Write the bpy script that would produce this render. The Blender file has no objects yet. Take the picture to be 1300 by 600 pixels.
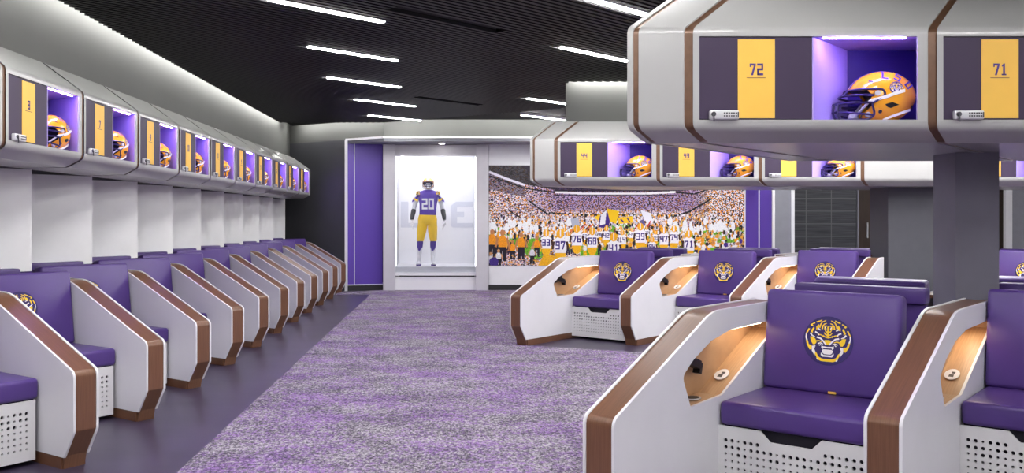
import bpy, bmesh, math, random
import numpy as np
from mathutils import Vector, Matrix
from mathutils.geometry import tessellate_polygon
random.seed(7)
R = math.radians
PI = math.pi
COL = bpy.context.scene.collection
EYE = 1.33
U = 1.146            # width of one locker bay

# ------------------------------------------------------------------ materials
def srgb(r, g, b):
    f = lambda c: (c / 255 / 12.92) if c / 255 <= 0.04045 else ((c / 255 + 0.055) / 1.055) ** 2.4
    return (f(r), f(g), f(b), 1.0)

def mat(name, col, rough=0.5, metal=0.0, spec=0.5, coat=0.0, noise=0.0, nscale=8.0, stretch=None, bump=0.0, bscale=60.0, dark=None):
    m = bpy.data.materials.new(name); m.use_nodes = True
    nt = m.node_tree; b = nt.nodes['Principled BSDF']
    b.inputs['Base Color'].default_value = col
    b.inputs['Roughness'].default_value = rough
    b.inputs['Metallic'].default_value = metal
    b.inputs['Specular IOR Level'].default_value = spec
    b.inputs['Coat Weight'].default_value = coat
    b.inputs['Coat Roughness'].default_value = 0.15
    tc = nt.nodes.new('ShaderNodeTexCoord')
    if noise > 0:
        mp = nt.nodes.new('ShaderNodeMapping')
        if stretch: mp.inputs['Scale'].default_value = stretch
        nz = nt.nodes.new('ShaderNodeTexNoise'); nz.inputs['Scale'].default_value = nscale; nz.inputs['Detail'].default_value = 5
        rp = nt.nodes.new('ShaderNodeValToRGB')
        d = dark or tuple(c * (1 - noise) for c in col[:3]) + (1,)
        l = tuple(min(1, c * (1 + noise * 0.6)) for c in col[:3]) + (1,)
        rp.color_ramp.elements[0].color = d; rp.color_ramp.elements[0].position = 0.3
        rp.color_ramp.elements[1].color = l; rp.color_ramp.elements[1].position = 0.7
        nt.links.new(tc.outputs['Object'], mp.inputs['Vector']); nt.links.new(mp.outputs[0], nz.inputs['Vector'])
        nt.links.new(nz.outputs['Fac'], rp.inputs['Fac']); nt.links.new(rp.outputs[0], b.inputs['Base Color'])
    if bump > 0:
        n2 = nt.nodes.new('ShaderNodeTexNoise'); n2.inputs['Scale'].default_value = bscale; n2.inputs['Detail'].default_value = 3
        bp = nt.nodes.new('ShaderNodeBump'); bp.inputs['Strength'].default_value = bump; bp.inputs['Distance'].default_value = 0.01
        nt.links.new(tc.outputs['Object'], n2.inputs['Vector']); nt.links.new(n2.outputs['Fac'], bp.inputs['Height'])
        nt.links.new(bp.outputs[0], b.inputs['Normal'])
    return m

def emit(name, col, strength):
    m = bpy.data.materials.new(name); m.use_nodes = True
    nt = m.node_tree; nt.nodes.clear()
    e = nt.nodes.new('ShaderNodeEmission'); o = nt.nodes.new('ShaderNodeOutputMaterial')
    e.inputs[0].default_value = col; e.inputs[1].default_value = strength
    nt.links.new(e.outputs[0], o.inputs[0])
    return m

M = {}
M['white'] = mat('white_laminate', srgb(226, 225, 230), 0.35, noise=0.03, nscale=3)
M['edge'] = mat('white_edge', srgb(240, 238, 242), 0.4, noise=0.01)
M['shell'] = mat('white_solid_surface', srgb(178, 178, 177), 0.22, noise=0.02, nscale=2)
M['wood'] = mat('brown_veneer', srgb(114, 78, 58), 0.30, noise=0.2, nscale=4, stretch=(60, 1.0, 1.5))
M['oak'] = mat('light_oak_veneer', srgb(190, 150, 112), 0.4, noise=0.15, nscale=5, stretch=(30, 1.2, 2.0))
M['bronze'] = mat('bronze_band', srgb(112, 82, 62), 0.35, metal=0.25, noise=0.15, nscale=20)
M['leather'] = mat('purple_leather', srgb(81, 56, 129), 0.33, spec=0.5, noise=0.10, nscale=3, bump=0.12, bscale=9)
M['leather_dark'] = mat('purple_vinyl', srgb(76, 54, 120), 0.35, noise=0.06)
M['perf'] = mat('perforated_white_metal', srgb(225, 224, 226), 0.4, noise=0.02)
M['cavity'] = mat('shaded_cavity', srgb(38, 34, 48), 0.7, noise=0.05)
M['door'] = mat('aubergine_laminate', srgb(64, 52, 76), 0.5, spec=0.3, noise=0.06, nscale=2)
M['gold'] = mat('gold_panel', srgb(248, 196, 82), 0.5, noise=0.03)
M['purple_ink'] = mat('purple_ink', srgb(74, 48, 132), 0.5, noise=0.02)
M['brown_ink'] = mat('brown_ink', srgb(150, 96, 66), 0.5, noise=0.02)
M['chrome'] = mat('brushed_chrome', srgb(212, 212, 216), 0.3, metal=0.25, noise=0.06)
M['steel'] = mat('dark_steel', srgb(88, 88, 94), 0.35, metal=0.7, noise=0.06)
M['lilac'] = mat('led_tinted_liner', srgb(180, 162, 226), 0.5, noise=0.02)  # white cubby walls with the light bar's violet put into their colour
M['indigo'] = mat('indigo_liner', srgb(44, 26, 104), 0.5, noise=0.04)
M['helmet'] = mat('gold_helmet_paint', srgb(255, 176, 36), 0.18, coat=0.6, noise=0.02)
M['mask'] = mat('navy_purple_cage', srgb(44, 32, 84), 0.3, noise=0.03)
M['black'] = mat('black_plastic', srgb(22, 21, 24), 0.45, noise=0.1)
M['whitep'] = mat('white_plastic', srgb(238, 236, 240), 0.4, noise=0.02)
M['emb_purple'] = mat('emblem_purple', srgb(42, 26, 98), 0.55, noise=0.03)
M['emb_gold'] = mat('emblem_gold', srgb(250, 208, 40), 0.5, noise=0.03)
M['emb_white'] = mat('emblem_white', srgb(240, 236, 244), 0.5, noise=0.02)
M['ceiling'] = mat('charcoal_metal', srgb(13, 13, 15), 0.55, spec=0.25, noise=0.06, nscale=3)
M['plenum'] = mat('plenum_black', srgb(10, 10, 10), 0.9, noise=0.1)
M['wallgrey'] = mat('grey_plaster', srgb(105, 106, 103), 0.75, noise=0.07, nscale=1.3, stretch=(1, 1, 0.25))
M['wallpanel'] = mat('white_wall_panel', srgb(242, 242, 243), 0.5, noise=0.02)
M['walldark'] = mat('charcoal_wall', srgb(82, 82, 87), 0.5, noise=0.08, nscale=2)
M['purplewall'] = mat('purple_wall', srgb(92, 64, 168), 0.4, noise=0.05, nscale=1)
M['midgrey'] = mat('mid_grey_paint', srgb(142, 143, 152), 0.5, noise=0.05)
M['columngrey'] = mat('column_grey_paint', srgb(112, 110, 123), 0.45, noise=0.05)
M['columndark'] = mat('column_charcoal_paint', srgb(80, 80, 88), 0.55, noise=0.05)
M['trim'] = mat('white_trim', srgb(236, 236, 240), 0.4, noise=0.02)
M['base'] = mat('black_baseboard', srgb(40, 40, 44), 0.5, noise=0.08)
M['casewhite'] = mat('case_white', srgb(240, 240, 244), 0.5, noise=0.01)
M['casegrey'] = mat('case_letter_grey', srgb(214, 216, 226), 0.5, noise=0.01)
M['pillar'] = mat('pillar_white', srgb(206, 204, 210), 0.45, noise=0.03)
M['jersey'] = mat('purple_jersey', srgb(92, 62, 170), 0.7, noise=0.08, nscale=14)
M['pants'] = mat('gold_pants', srgb(250, 204, 30), 0.6, noise=0.08, nscale=14)
M['sock'] = mat('purple_sock', srgb(78, 52, 150), 0.8, noise=0.06)
M['mannequin'] = mat('mannequin_white', srgb(228, 228, 232), 0.45, noise=0.02)
M['sleeve'] = mat('dark_arm_sleeve', srgb(58, 58, 62), 0.5, noise=0.2, nscale=30)
M['doorbrown'] = mat('brown_door', srgb(66, 52, 44), 0.5, noise=0.15, nscale=4, stretch=(8, 8, 0.6))
M['strip'] = emit('strip_light_white', (1.0, 0.985, 0.97, 1), 125.0)
M['cove'] = emit('cove_light_white', (1.0, 0.99, 0.96, 1), 46.0)
M['led'] = emit('purple_white_led', (0.42, 0.27, 1.0, 1), 190.0)
M['warm'] = emit('warm_led', (1.0, 0.86, 0.64, 1), 9.0)
M['caselamp'] = emit('case_lamp_white', (0.96, 0.97, 1.0, 1), 5.6)
M['edgelamp'] = emit('case_edge_light', (0.97, 0.98, 1.0, 1), 8.0)
M['downlamp'] = emit('downlight_white', (1, 0.97, 0.92, 1), 30.0)

def glass_mat():
    m = bpy.data.materials.new('display_glass'); m.use_nodes = True
    nt = m.node_tree; nt.nodes.clear()
    o = nt.nodes.new('ShaderNodeOutputMaterial'); mx = nt.nodes.new('ShaderNodeMixShader')
    t = nt.nodes.new('ShaderNodeBsdfTransparent'); g = nt.nodes.new('ShaderNodeBsdfGlossy'); f = nt.nodes.new('ShaderNodeFresnel')
    t.inputs[0].default_value = (0.97, 0.98, 0.99, 1); g.inputs['Roughness'].default_value = 0.02; f.inputs[0].default_value = 1.45
    nt.links.new(f.outputs[0], mx.inputs[0]); nt.links.new(t.outputs[0], mx.inputs[1]); nt.links.new(g.outputs[0], mx.inputs[2])
    nt.links.new(mx.outputs[0], o.inputs[0])
    return m
M['glass'] = glass_mat()

def carpet_mat():
    m = bpy.data.materials.new('purple_grey_carpet'); m.use_nodes = True
    nt = m.node_tree; b = nt.nodes['Principled BSDF']; b.inputs['Roughness'].default_value = 0.95; b.inputs['Specular IOR Level'].default_value = 0.1
    tc = nt.nodes.new('ShaderNodeTexCoord')
    def noise(scale, sx=(1, 1, 1), detail=3, rough=0.6):
        mp = nt.nodes.new('ShaderNodeMapping'); mp.inputs['Scale'].default_value = sx
        n = nt.nodes.new('ShaderNodeTexNoise'); n.inputs['Scale'].default_value = scale; n.inputs['Detail'].default_value = detail; n.inputs['Roughness'].default_value = rough
        nt.links.new(tc.outputs['Object'], mp.inputs[0]); nt.links.new(mp.outputs[0], n.inputs['Vector'])
        return n.outputs['Fac']
    def ramp(fac, pts, mode='LINEAR'):
        r = nt.nodes.new('ShaderNodeValToRGB'); r.color_ramp.interpolation = mode
        e = r.color_ramp.elements
        while len(e) < len(pts): e.new(0.5)
        for q, (p, c) in zip(e, pts): q.position = p; q.color = c
        nt.links.new(fac, r.inputs[0]); return r.outputs[0]
    def math2(op, a, bb):
        n = nt.nodes.new('ShaderNodeMath'); n.operation = op
        for i, v in enumerate((a, bb)):
            if isinstance(v, (int, float)): n.inputs[i].default_value = v
            else: nt.links.new(v, n.inputs[i])
        return n.outputs[0]
    fine = noise(70, (1, 0.6, 1), 3, 0.7)
    big = noise(2.2, (0.9, 1.3, 1), 6, 0.7)
    big2 = noise(1.6, (0.9, 1.25, 1.0), 6, 0.68)
    tone = math2('ADD', math2('MULTIPLY', math2('SUBTRACT', fine, 0.5), 1.25), math2('ADD', math2('MULTIPLY', math2('SUBTRACT', big, 0.5), 0.45), 0.45))
    grey = ramp(tone, [(0.25, srgb(62, 59, 68)), (0.42, srgb(116, 110, 120)), (0.56, srgb(164, 158, 166)), (0.75, srgb(192, 186, 194))])
    purp = ramp(tone, [(0.25, srgb(72, 60, 88)), (0.45, srgb(124, 96, 146)), (0.62, srgb(156, 122, 182)), (0.8, srgb(184, 160, 202))])
    fine2 = noise(42, (1, 0.6, 1.0), 2, 0.6)
    sel = ramp(math2('ADD', math2('MULTIPLY', math2('SUBTRACT', fine2, 0.5), 1.2), math2('ADD', math2('MULTIPLY', math2('SUBTRACT', big2, 0.5), 1.3), 0.47)), [(0.38, (0, 0, 0, 1)), (0.68, (1, 1, 1, 1))])
    mx = nt.nodes.new('ShaderNodeMixRGB'); nt.links.new(sel, mx.inputs[0]); nt.links.new(grey, mx.inputs[1]); nt.links.new(purp, mx.inputs[2])
    nt.links.new(mx.outputs[0], b.inputs['Base Color'])
    bp = nt.nodes.new('ShaderNodeBump'); bp.inputs['Strength'].default_value = 0.35; bp.inputs['Distance'].default_value = 0.01
    nt.links.new(fine, bp.inputs['Height']); nt.links.new(bp.outputs[0], b.inputs['Normal'])
    return m
M['carpet'] = carpet_mat()
M['floor'] = mat('dark_purple_vinyl', srgb(64, 56, 77), 0.33, noise=0.22, nscale=2.2, stretch=(1, 1.6, 1), bump=0.03, bscale=5)

def tile_mat():
    m = bpy.data.materials.new('dark_wood_look_tile'); m.use_nodes = True
    nt = m.node_tree; b = nt.nodes['Principled BSDF']; b.inputs['Roughness'].default_value = 0.4
    tc = nt.nodes.new('ShaderNodeTexCoord'); mp = nt.nodes.new('ShaderNodeMapping'); mp.inputs['Rotation'].default_value = (R(90), 0, 0)
    br = nt.nodes.new('ShaderNodeTexBrick'); br.offset = 0.0; br.inputs['Scale'].default_value = 1.0
    br.inputs['Brick Width'].default_value = 0.49; br.inputs['Row Height'].default_value = 0.245; br.inputs['Mortar Size'].default_value = 0.009
    br.inputs['Mortar'].default_value = srgb(110, 112, 116)
    mp2 = nt.nodes.new('ShaderNodeMapping'); mp2.inputs['Scale'].default_value = (1.0, 1, 55)
    nz = nt.nodes.new('ShaderNodeTexNoise'); nz.inputs['Scale'].default_value = 2.0; nz.inputs['Detail'].default_value = 4
    rp = nt.nodes.new('ShaderNodeValToRGB'); rp.color_ramp.elements[0].color = srgb(46, 48, 54); rp.color_ramp.elements[1].color = srgb(92, 94, 100)
    rp.color_ramp.elements[0].position = 0.3; rp.color_ramp.elements[1].position = 0.72
    L = nt.links.new
    L(tc.outputs['Object'], mp.inputs[0]); L(mp.outputs[0], br.inputs['Vector']); L(tc.outputs['Object'], mp2.inputs[0]); L(mp2.outputs[0], nz.inputs['Vector'])
    L(nz.outputs['Fac'], rp.inputs[0]); L(rp.outputs[0], br.inputs['Color1']); L(rp.outputs[0], br.inputs['Color2']); L(br.outputs['Color'], b.inputs['Base Color'])
    return m
M['tile'] = tile_mat()

# ------------------------------------------------------------------ mesh helpers
class G:
    """collects faces; build() links them as one mesh object"""
    def __init__(s): s.v = []; s.f = []; s.m = []
    def add(s, vs, fs, mi=0):
        o = len(s.v); s.v += [tuple(p) for p in vs]
        for f in fs: s.f.append(tuple(i + o for i in f)); s.m.append(mi)
    def quad(s, a, b, c, d, mi=0): s.add([a, b, c, d], [(0, 1, 2, 3)], mi)
    def box(s, x0, x1, y0, y1, z0, z1, mi=0, xf=None):
        vs = [(x, y, z) for z in (z0, z1) for y in (y0, y1) for x in (x0, x1)]
        if xf: vs = [xf @ Vector(p) for p in vs]
        s.add(vs, [(0, 2, 3, 1), (4, 5, 7, 6), (0, 1, 5, 4), (1, 3, 7, 5), (3, 2, 6, 7), (2, 0, 4, 6)], mi)
    def prism(s, poly, to3, h0, h1, mi=0):
        """poly: 2D outline; to3(p, h) -> point"""
        n = len(poly)
        vs = [to3(p, h0) for p in poly] + [to3(p, h1) for p in poly]
        fs = [(i, (i + 1) % n, n + (i + 1) % n, n + i) for i in range(n)]
        fs.append(tuple(range(n - 1, -1, -1))); fs.append(tuple(range(n, 2 * n)))
        s.add(vs, fs, mi)
    def tube(s, pts, r, seg=8, mi=0, closed=False, smooth=3):
        P = [Vector(p) for p in pts]
        if smooth and len(P) > 2:
            Q = []; n = len(P)
            for i in range(n if closed else n - 1):
                p0 = P[(i - 1) % n] if closed or i > 0 else P[i]; p1 = P[i]; p2 = P[(i + 1) % n]
                p3 = P[(i + 2) % n] if closed or i + 2 < n else p2
                for k in range(smooth):
                    t = k / smooth
                    Q.append(0.5 * ((2 * p1) + (p2 - p0) * t + (2 * p0 - 5 * p1 + 4 * p2 - p3) * t * t + (3 * p1 - p0 - 3 * p2 + p3) * t ** 3))
            if not closed: Q.append(P[-1])
            P = Q
        n = len(P); o = len(s.v); nrm = None
        for i, p in enumerate(P):
            a = P[(i - 1) % n] if closed or i > 0 else p; b = P[(i + 1) % n] if closed or i < n - 1 else p
            t = (b - a).normalized()
            if nrm is None: nrm = t.orthogonal().normalized()
            nrm = (nrm - t * nrm.dot(t)).normalized(); bi = t.cross(nrm)
            for k in range(seg):
                w = 2 * PI * k / seg
                s.v.append(tuple(p + (nrm * math.cos(w) + bi * math.sin(w)) * r))
        for i in range(n if closed else n - 1):
            j = (i + 1) % n
            for k in range(seg):
                l = (k + 1) % seg
                s.f.append((o + i * seg + k, o + i * seg + l, o + j * seg + l, o + j * seg + k)); s.m.append(mi)
        if not closed:
            s.f.append(tuple(o + k for k in range(seg - 1, -1, -1))); s.m.append(mi)
            s.f.append(tuple(o + (n - 1) * seg + k for k in range(seg))); s.m.append(mi)
    def mesh(s, name, mats, angle=32):
        me = bpy.data.meshes.new(name); me.from_pydata(s.v, [], s.f)
        for m in (mats if isinstance(mats, (list, tuple)) else [mats]): me.materials.append(m)
        me.polygons.foreach_set('material_index', s.m)
        finish(me, angle); return me
    def build(s, name, mats, parent=None, angle=32, recalc=True):
        me = s.mesh(name, mats, angle)
        if recalc:
            bm = bmesh.new(); bm.from_mesh(me); bmesh.ops.recalc_face_normals(bm, faces=bm.faces); bm.to_mesh(me); bm.free()
        return link(name, me, parent)

def finish(me, angle=32):
    me.polygons.foreach_set('use_smooth', [True] * len(me.polygons))
    me.set_sharp_from_angle(angle=R(angle)); me.update()

def link(name, me, parent=None):
    o = bpy.data.objects.new(name, me); COL.objects.link(o)
    if parent is not None: o.parent = parent
    return o

def rbox(name, mt, parent, cx, cy, cz, sx, sy, sz, r=0.02, seg=3, xf=None):
    """box with rounded edges"""
    bm = bmesh.new(); bmesh.ops.create_cube(bm, size=1.0)
    bmesh.ops.scale(bm, vec=(sx, sy, sz), verts=bm.verts)
    bmesh.ops.bevel(bm, geom=bm.edges[:], offset=r, segments=seg, profile=0.5, affect='EDGES')
    bmesh.ops.translate(bm, vec=(cx, cy, cz), verts=bm.verts)
    if xf: bmesh.ops.transform(bm, matrix=xf, verts=bm.verts)
    me = bpy.data.meshes.new(name); bm.to_mesh(me); bm.free(); me.materials.append(mt); finish(me, 40)
    return link(name, me, parent)

def bake(o):
    """modifiers -> plain mesh"""
    dg = bpy.context.evaluated_depsgraph_get(); dg.update()
    me = bpy.data.meshes.new_from_object(o.evaluated_get(dg)); old = o.data
    o.modifiers.clear(); o.data = me; me.name = old.name
    return o

def fillet(poly, radii, seg=6):
    """round the corners of a closed 2D outline; radii: {index: r}"""
    out = []; n = len(poly)
    for i, p in enumerate(poly):
        r = radii.get(i, 0)
        if r <= 0: out.append(tuple(p)); continue
        P = Vector(p); A = Vector(poly[i - 1]); B = Vector(poly[(i + 1) % n])
        da = (A - P).normalized(); db = (B - P).normalized()
        ang = da.angle(db); d = min(r / math.tan(ang / 2), (A - P).length * 0.95, (B - P).length * 0.95); rr = d * math.tan(ang / 2)
        c = P + (da + db).normalized() * (rr / math.sin(ang / 2))
        s0 = P + da * d - c; s1 = P + db * d - c
        a0 = math.atan2(s0.y, s0.x); a1 = math.atan2(s1.y, s1.x); da_ = (a1 - a0 + PI) % (2 * PI) - PI
        for k in range(seg + 1):
            w = a0 + da_ * k / seg; out.append((c.x + rr * math.cos(w), c.y + rr * math.sin(w)))
    return out

def offset_poly(poly, d):
    """inset a closed outline (any winding) by d towards the inside"""
    n = len(poly); area = sum(poly[i][0] * poly[(i + 1) % n][1] - poly[(i + 1) % n][0] * poly[i][1] for i in range(n))
    sg = 1 if area > 0 else -1; out = []
    for i in range(n):
        P = Vector(poly[i]); a = (P - Vector(poly[i - 1])); b = (Vector(poly[(i + 1) % n]) - P)
        if a.length < 1e-9: a = b
        if b.length < 1e-9: b = a
        a = a.normalized(); b = b.normalized()
        na = Vector((-a.y, a.x)) * sg; nb = Vector((-b.y, b.x)) * sg; m = (na + nb).normalized()
        out.append(tuple(P + m * d / max(0.35, m.dot(na))))
    return out

def thing(name, label, cat, loc=(0, 0, 0), rz=0.0, group=None):
    o = bpy.data.objects.new(name, None); COL.objects.link(o); o.empty_display_size = 0.1
    o.location = loc; o.rotation_euler = (0, 0, rz); tag(o, label, cat, group); return o
def tag(o, label=None, cat=None, group=None, kind=None):
    if label: o['label'] = label
    if cat: o['category'] = cat
    if group: o['group'] = group
    if kind: o['kind'] = kind
    return o
def struct(o, label=None, cat=None):
    o['kind'] = 'structure'
    if label: o['label'] = label
    if cat: o['category'] = cat
    return o
def copy_tree(o, parent=None):
    c = o.copy(); COL.objects.link(c)
    if parent is not None: c.parent = parent
    for ch in list(o.children): copy_tree(ch, c)
    return c
ORD = ['first', 'second', 'third', 'fourth', 'fifth', 'sixth', 'seventh', 'eighth', 'ninth', 'tenth', 'eleventh', 'twelfth']

# block lettering: rectangles/polygons in a 0.62 x 1 cell
T = 0.17; W_ = 0.60
_SEG = {'t': (0, W_, 1 - T, 1), 'm': (0, W_, 0.5 - T / 2, 0.5 + T / 2), 'b': (0, W_, 0, T),
        'ul': (0, T, 0.5, 1), 'll': (0, T, 0, 0.5), 'ur': (W_ - T, W_, 0.5, 1), 'lr': (W_ - T, W_, 0, 0.5)}
_GL = {'0': 't b ul ll ur lr', '2': 't m b ur ll', '3': 't m b ur lr', '4': 'm ul ur lr', '5': 't m b ul lr', '6': 't m b ul ll lr',
       '8': 't m b ul ll ur lr', '9': 't m b ul ur lr', 'L': 'b ul ll', 'S': 't m b ul lr', 'U': 'b ul ll ur lr', 'E': 't m b ul ll'}
def glyph(ch):
    if ch == '1': return [[(0.22, 0), (0.40, 0), (0.40, 1), (0.27, 1), (0.10, 0.84), (0.10, 0.72), (0.22, 0.78)], [(0.08, 0), (0.54, 0), (0.54, 0.12), (0.08, 0.12)]]
    if ch == '7': return [[(0, 1 - T), (W_, 1 - T), (W_, 1), (0, 1)], [(0.14, 0), (0.33, 0), (W_, 1 - T), (W_ - 0.19, 1 - T)], [(0, 0.70), (0.12, 0.70), (0.12, 1 - T), (0, 1 - T)]]
    out = []
    for k in _GL[ch].split():
        x0, x1, y0, y1 = _SEG[k]; out.append([(x0, y0), (x1, y0), (x1, y1), (x0, y1)])
    return out
def text_polys(s, h, cx, cy, sx=1.0, gap=0.14):
    w = len(s) * W_ + (len(s) - 1) * gap; out = []
    for i, ch in enumerate(s):
        for p in glyph(ch): out.append([(cx + ((i * (W_ + gap) + x) - w / 2) * h * sx, cy + (y - 0.5) * h) for x, y in p])
    return out

# ------------------------------------------------------------------ tiger emblem (unit disc, x right, y up)
def stroke(pts, w0, w1=None):
    """tapering stroke along a polyline -> outline polygon"""
    w1 = w0 if w1 is None else w1; L, Rr = [], []; n = len(pts)
    for i, p in enumerate(pts):
        a, b = Vector(pts[max(0, i - 1)]), Vector(pts[min(n - 1, i + 1)]); t = (b - a).normalized(); nn = Vector((-t.y, t.x)); w = (w0 + (w1 - w0) * i / (n - 1)) / 2
        L.append(tuple(Vector(p) + nn * w)); Rr.append(tuple(Vector(p) - nn * w))
    return L + Rr[::-1]
_EG = [  # gold shapes, left half, picked off in a 638 x 600 grid
    [(132, 182), (146, 186), (126, 222), (112, 236), (106, 232)], [(110, 298), (128, 300), (140, 338), (168, 350), (170, 384), (150, 390), (122, 346)],
    [(200, 402), (216, 410), (236, 450), (270, 466), (320, 468), (320, 492), (262, 491), (228, 476), (208, 436)], [(176, 386), (196, 398), (204, 428), (188, 420)],
    [(152, 216), (164, 188), (182, 164), (188, 180), (172, 214), (176, 226)], [(150, 262), (178, 262), (202, 282), (212, 318), (198, 334), (180, 336), (158, 304)],
    [(146, 146), (190, 120), (194, 132), (172, 138), (166, 148), (178, 152), (158, 160)], [(204, 112), (260, 90), (256, 103), (210, 122)],
    stroke([(236, 172), (246, 138), (262, 112), (296, 96)], 15, 7), stroke([(262, 182), (266, 152), (282, 132), (304, 124)], 16, 6), stroke([(288, 184), (286, 150), (306, 150)], 12, 12),
    [(204, 192), (204, 162), (228, 136), (236, 150), (226, 184)],
    [(310, 158), (320, 150), (320, 268), (308, 258)], stroke([(320, 212), (298, 204), (288, 186)], 15, 7), stroke([(320, 240), (296, 234), (282, 214)], 15, 7), stroke([(320, 262), (292, 256), (272, 240)], 15, 6),
    [(286, 288), (320, 284), (320, 330), (306, 328), (294, 308)], stroke([(222, 236), (252, 238), (284, 258)], 12, 7), stroke([(206, 302), (236, 296), (262, 306)], 14, 8)]
_EW = [
    stroke([(150, 226), (168, 250), (196, 262)], 18, 8), stroke([(196, 212), (222, 224), (236, 244)], 16, 8), stroke([(214, 264), (248, 272), (276, 296), (304, 330)], 16, 14),
    stroke([(226, 326), (250, 316), (276, 326)], 13, 7), stroke([(240, 342), (256, 328)], 10, 6), [(170, 352), (206, 344), (194, 380), (206, 402), (200, 442), (172, 398)], [(106, 238), (118, 236), (116, 270), (128, 298), (112, 300), (104, 270)],
    [(262, 338), (276, 346), (320, 350), (320, 364), (282, 362), (274, 376), (260, 362)], [(268, 384), (280, 376), (320, 376), (320, 422), (290, 422), (274, 410)],
    [(260, 408), (272, 420), (286, 430), (320, 430), (320, 446), (276, 447), (258, 432)], stroke([(222, 176), (246, 194)], 15, 9), stroke([(292, 160), (300, 188)], 9, 7), [(216, 462), (234, 470), (240, 486), (226, 480)]]
def emblem_polys():
    f = lambda q, s: [((s * (x - 320)) / 237, (292 - y) / 237) for x, y in q]
    return [f(p, s) for p in _EG for s in (1, -1)], [f(p, s) for p in _EW for s in (1, -1)]
def tess(poly):
    return [tuple(t) for t in tessellate_polygon([[Vector((x, y, 0)) for x, y in poly]])]
def add_flat(g, poly, to3, mi=0):
    g.add([to3(p) for p in poly], tess(poly), mi)

# ------------------------------------------------------------------ locker seat (x = across, y = depth, z = up; the sitter faces -y)
BOARD = fillet([(0.0, 0.065), (-0.09, 0.21), (-0.09, 0.525), (0.80, 0.895), (1.62, 0.895), (1.62, 0.065)], {1: 0.03, 2: 0.05, 3: 0.40}, 7)
NOOK = [(0.57, 0.478), (0.90, 0.487), (1.345, 0.668), (1.55, 0.75), (1.55, 0.795), (0.99, 0.790), (0.78, 0.757), (0.60, 0.69), (0.49, 0.625)]
PT = 0.148   # panel thickness

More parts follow.
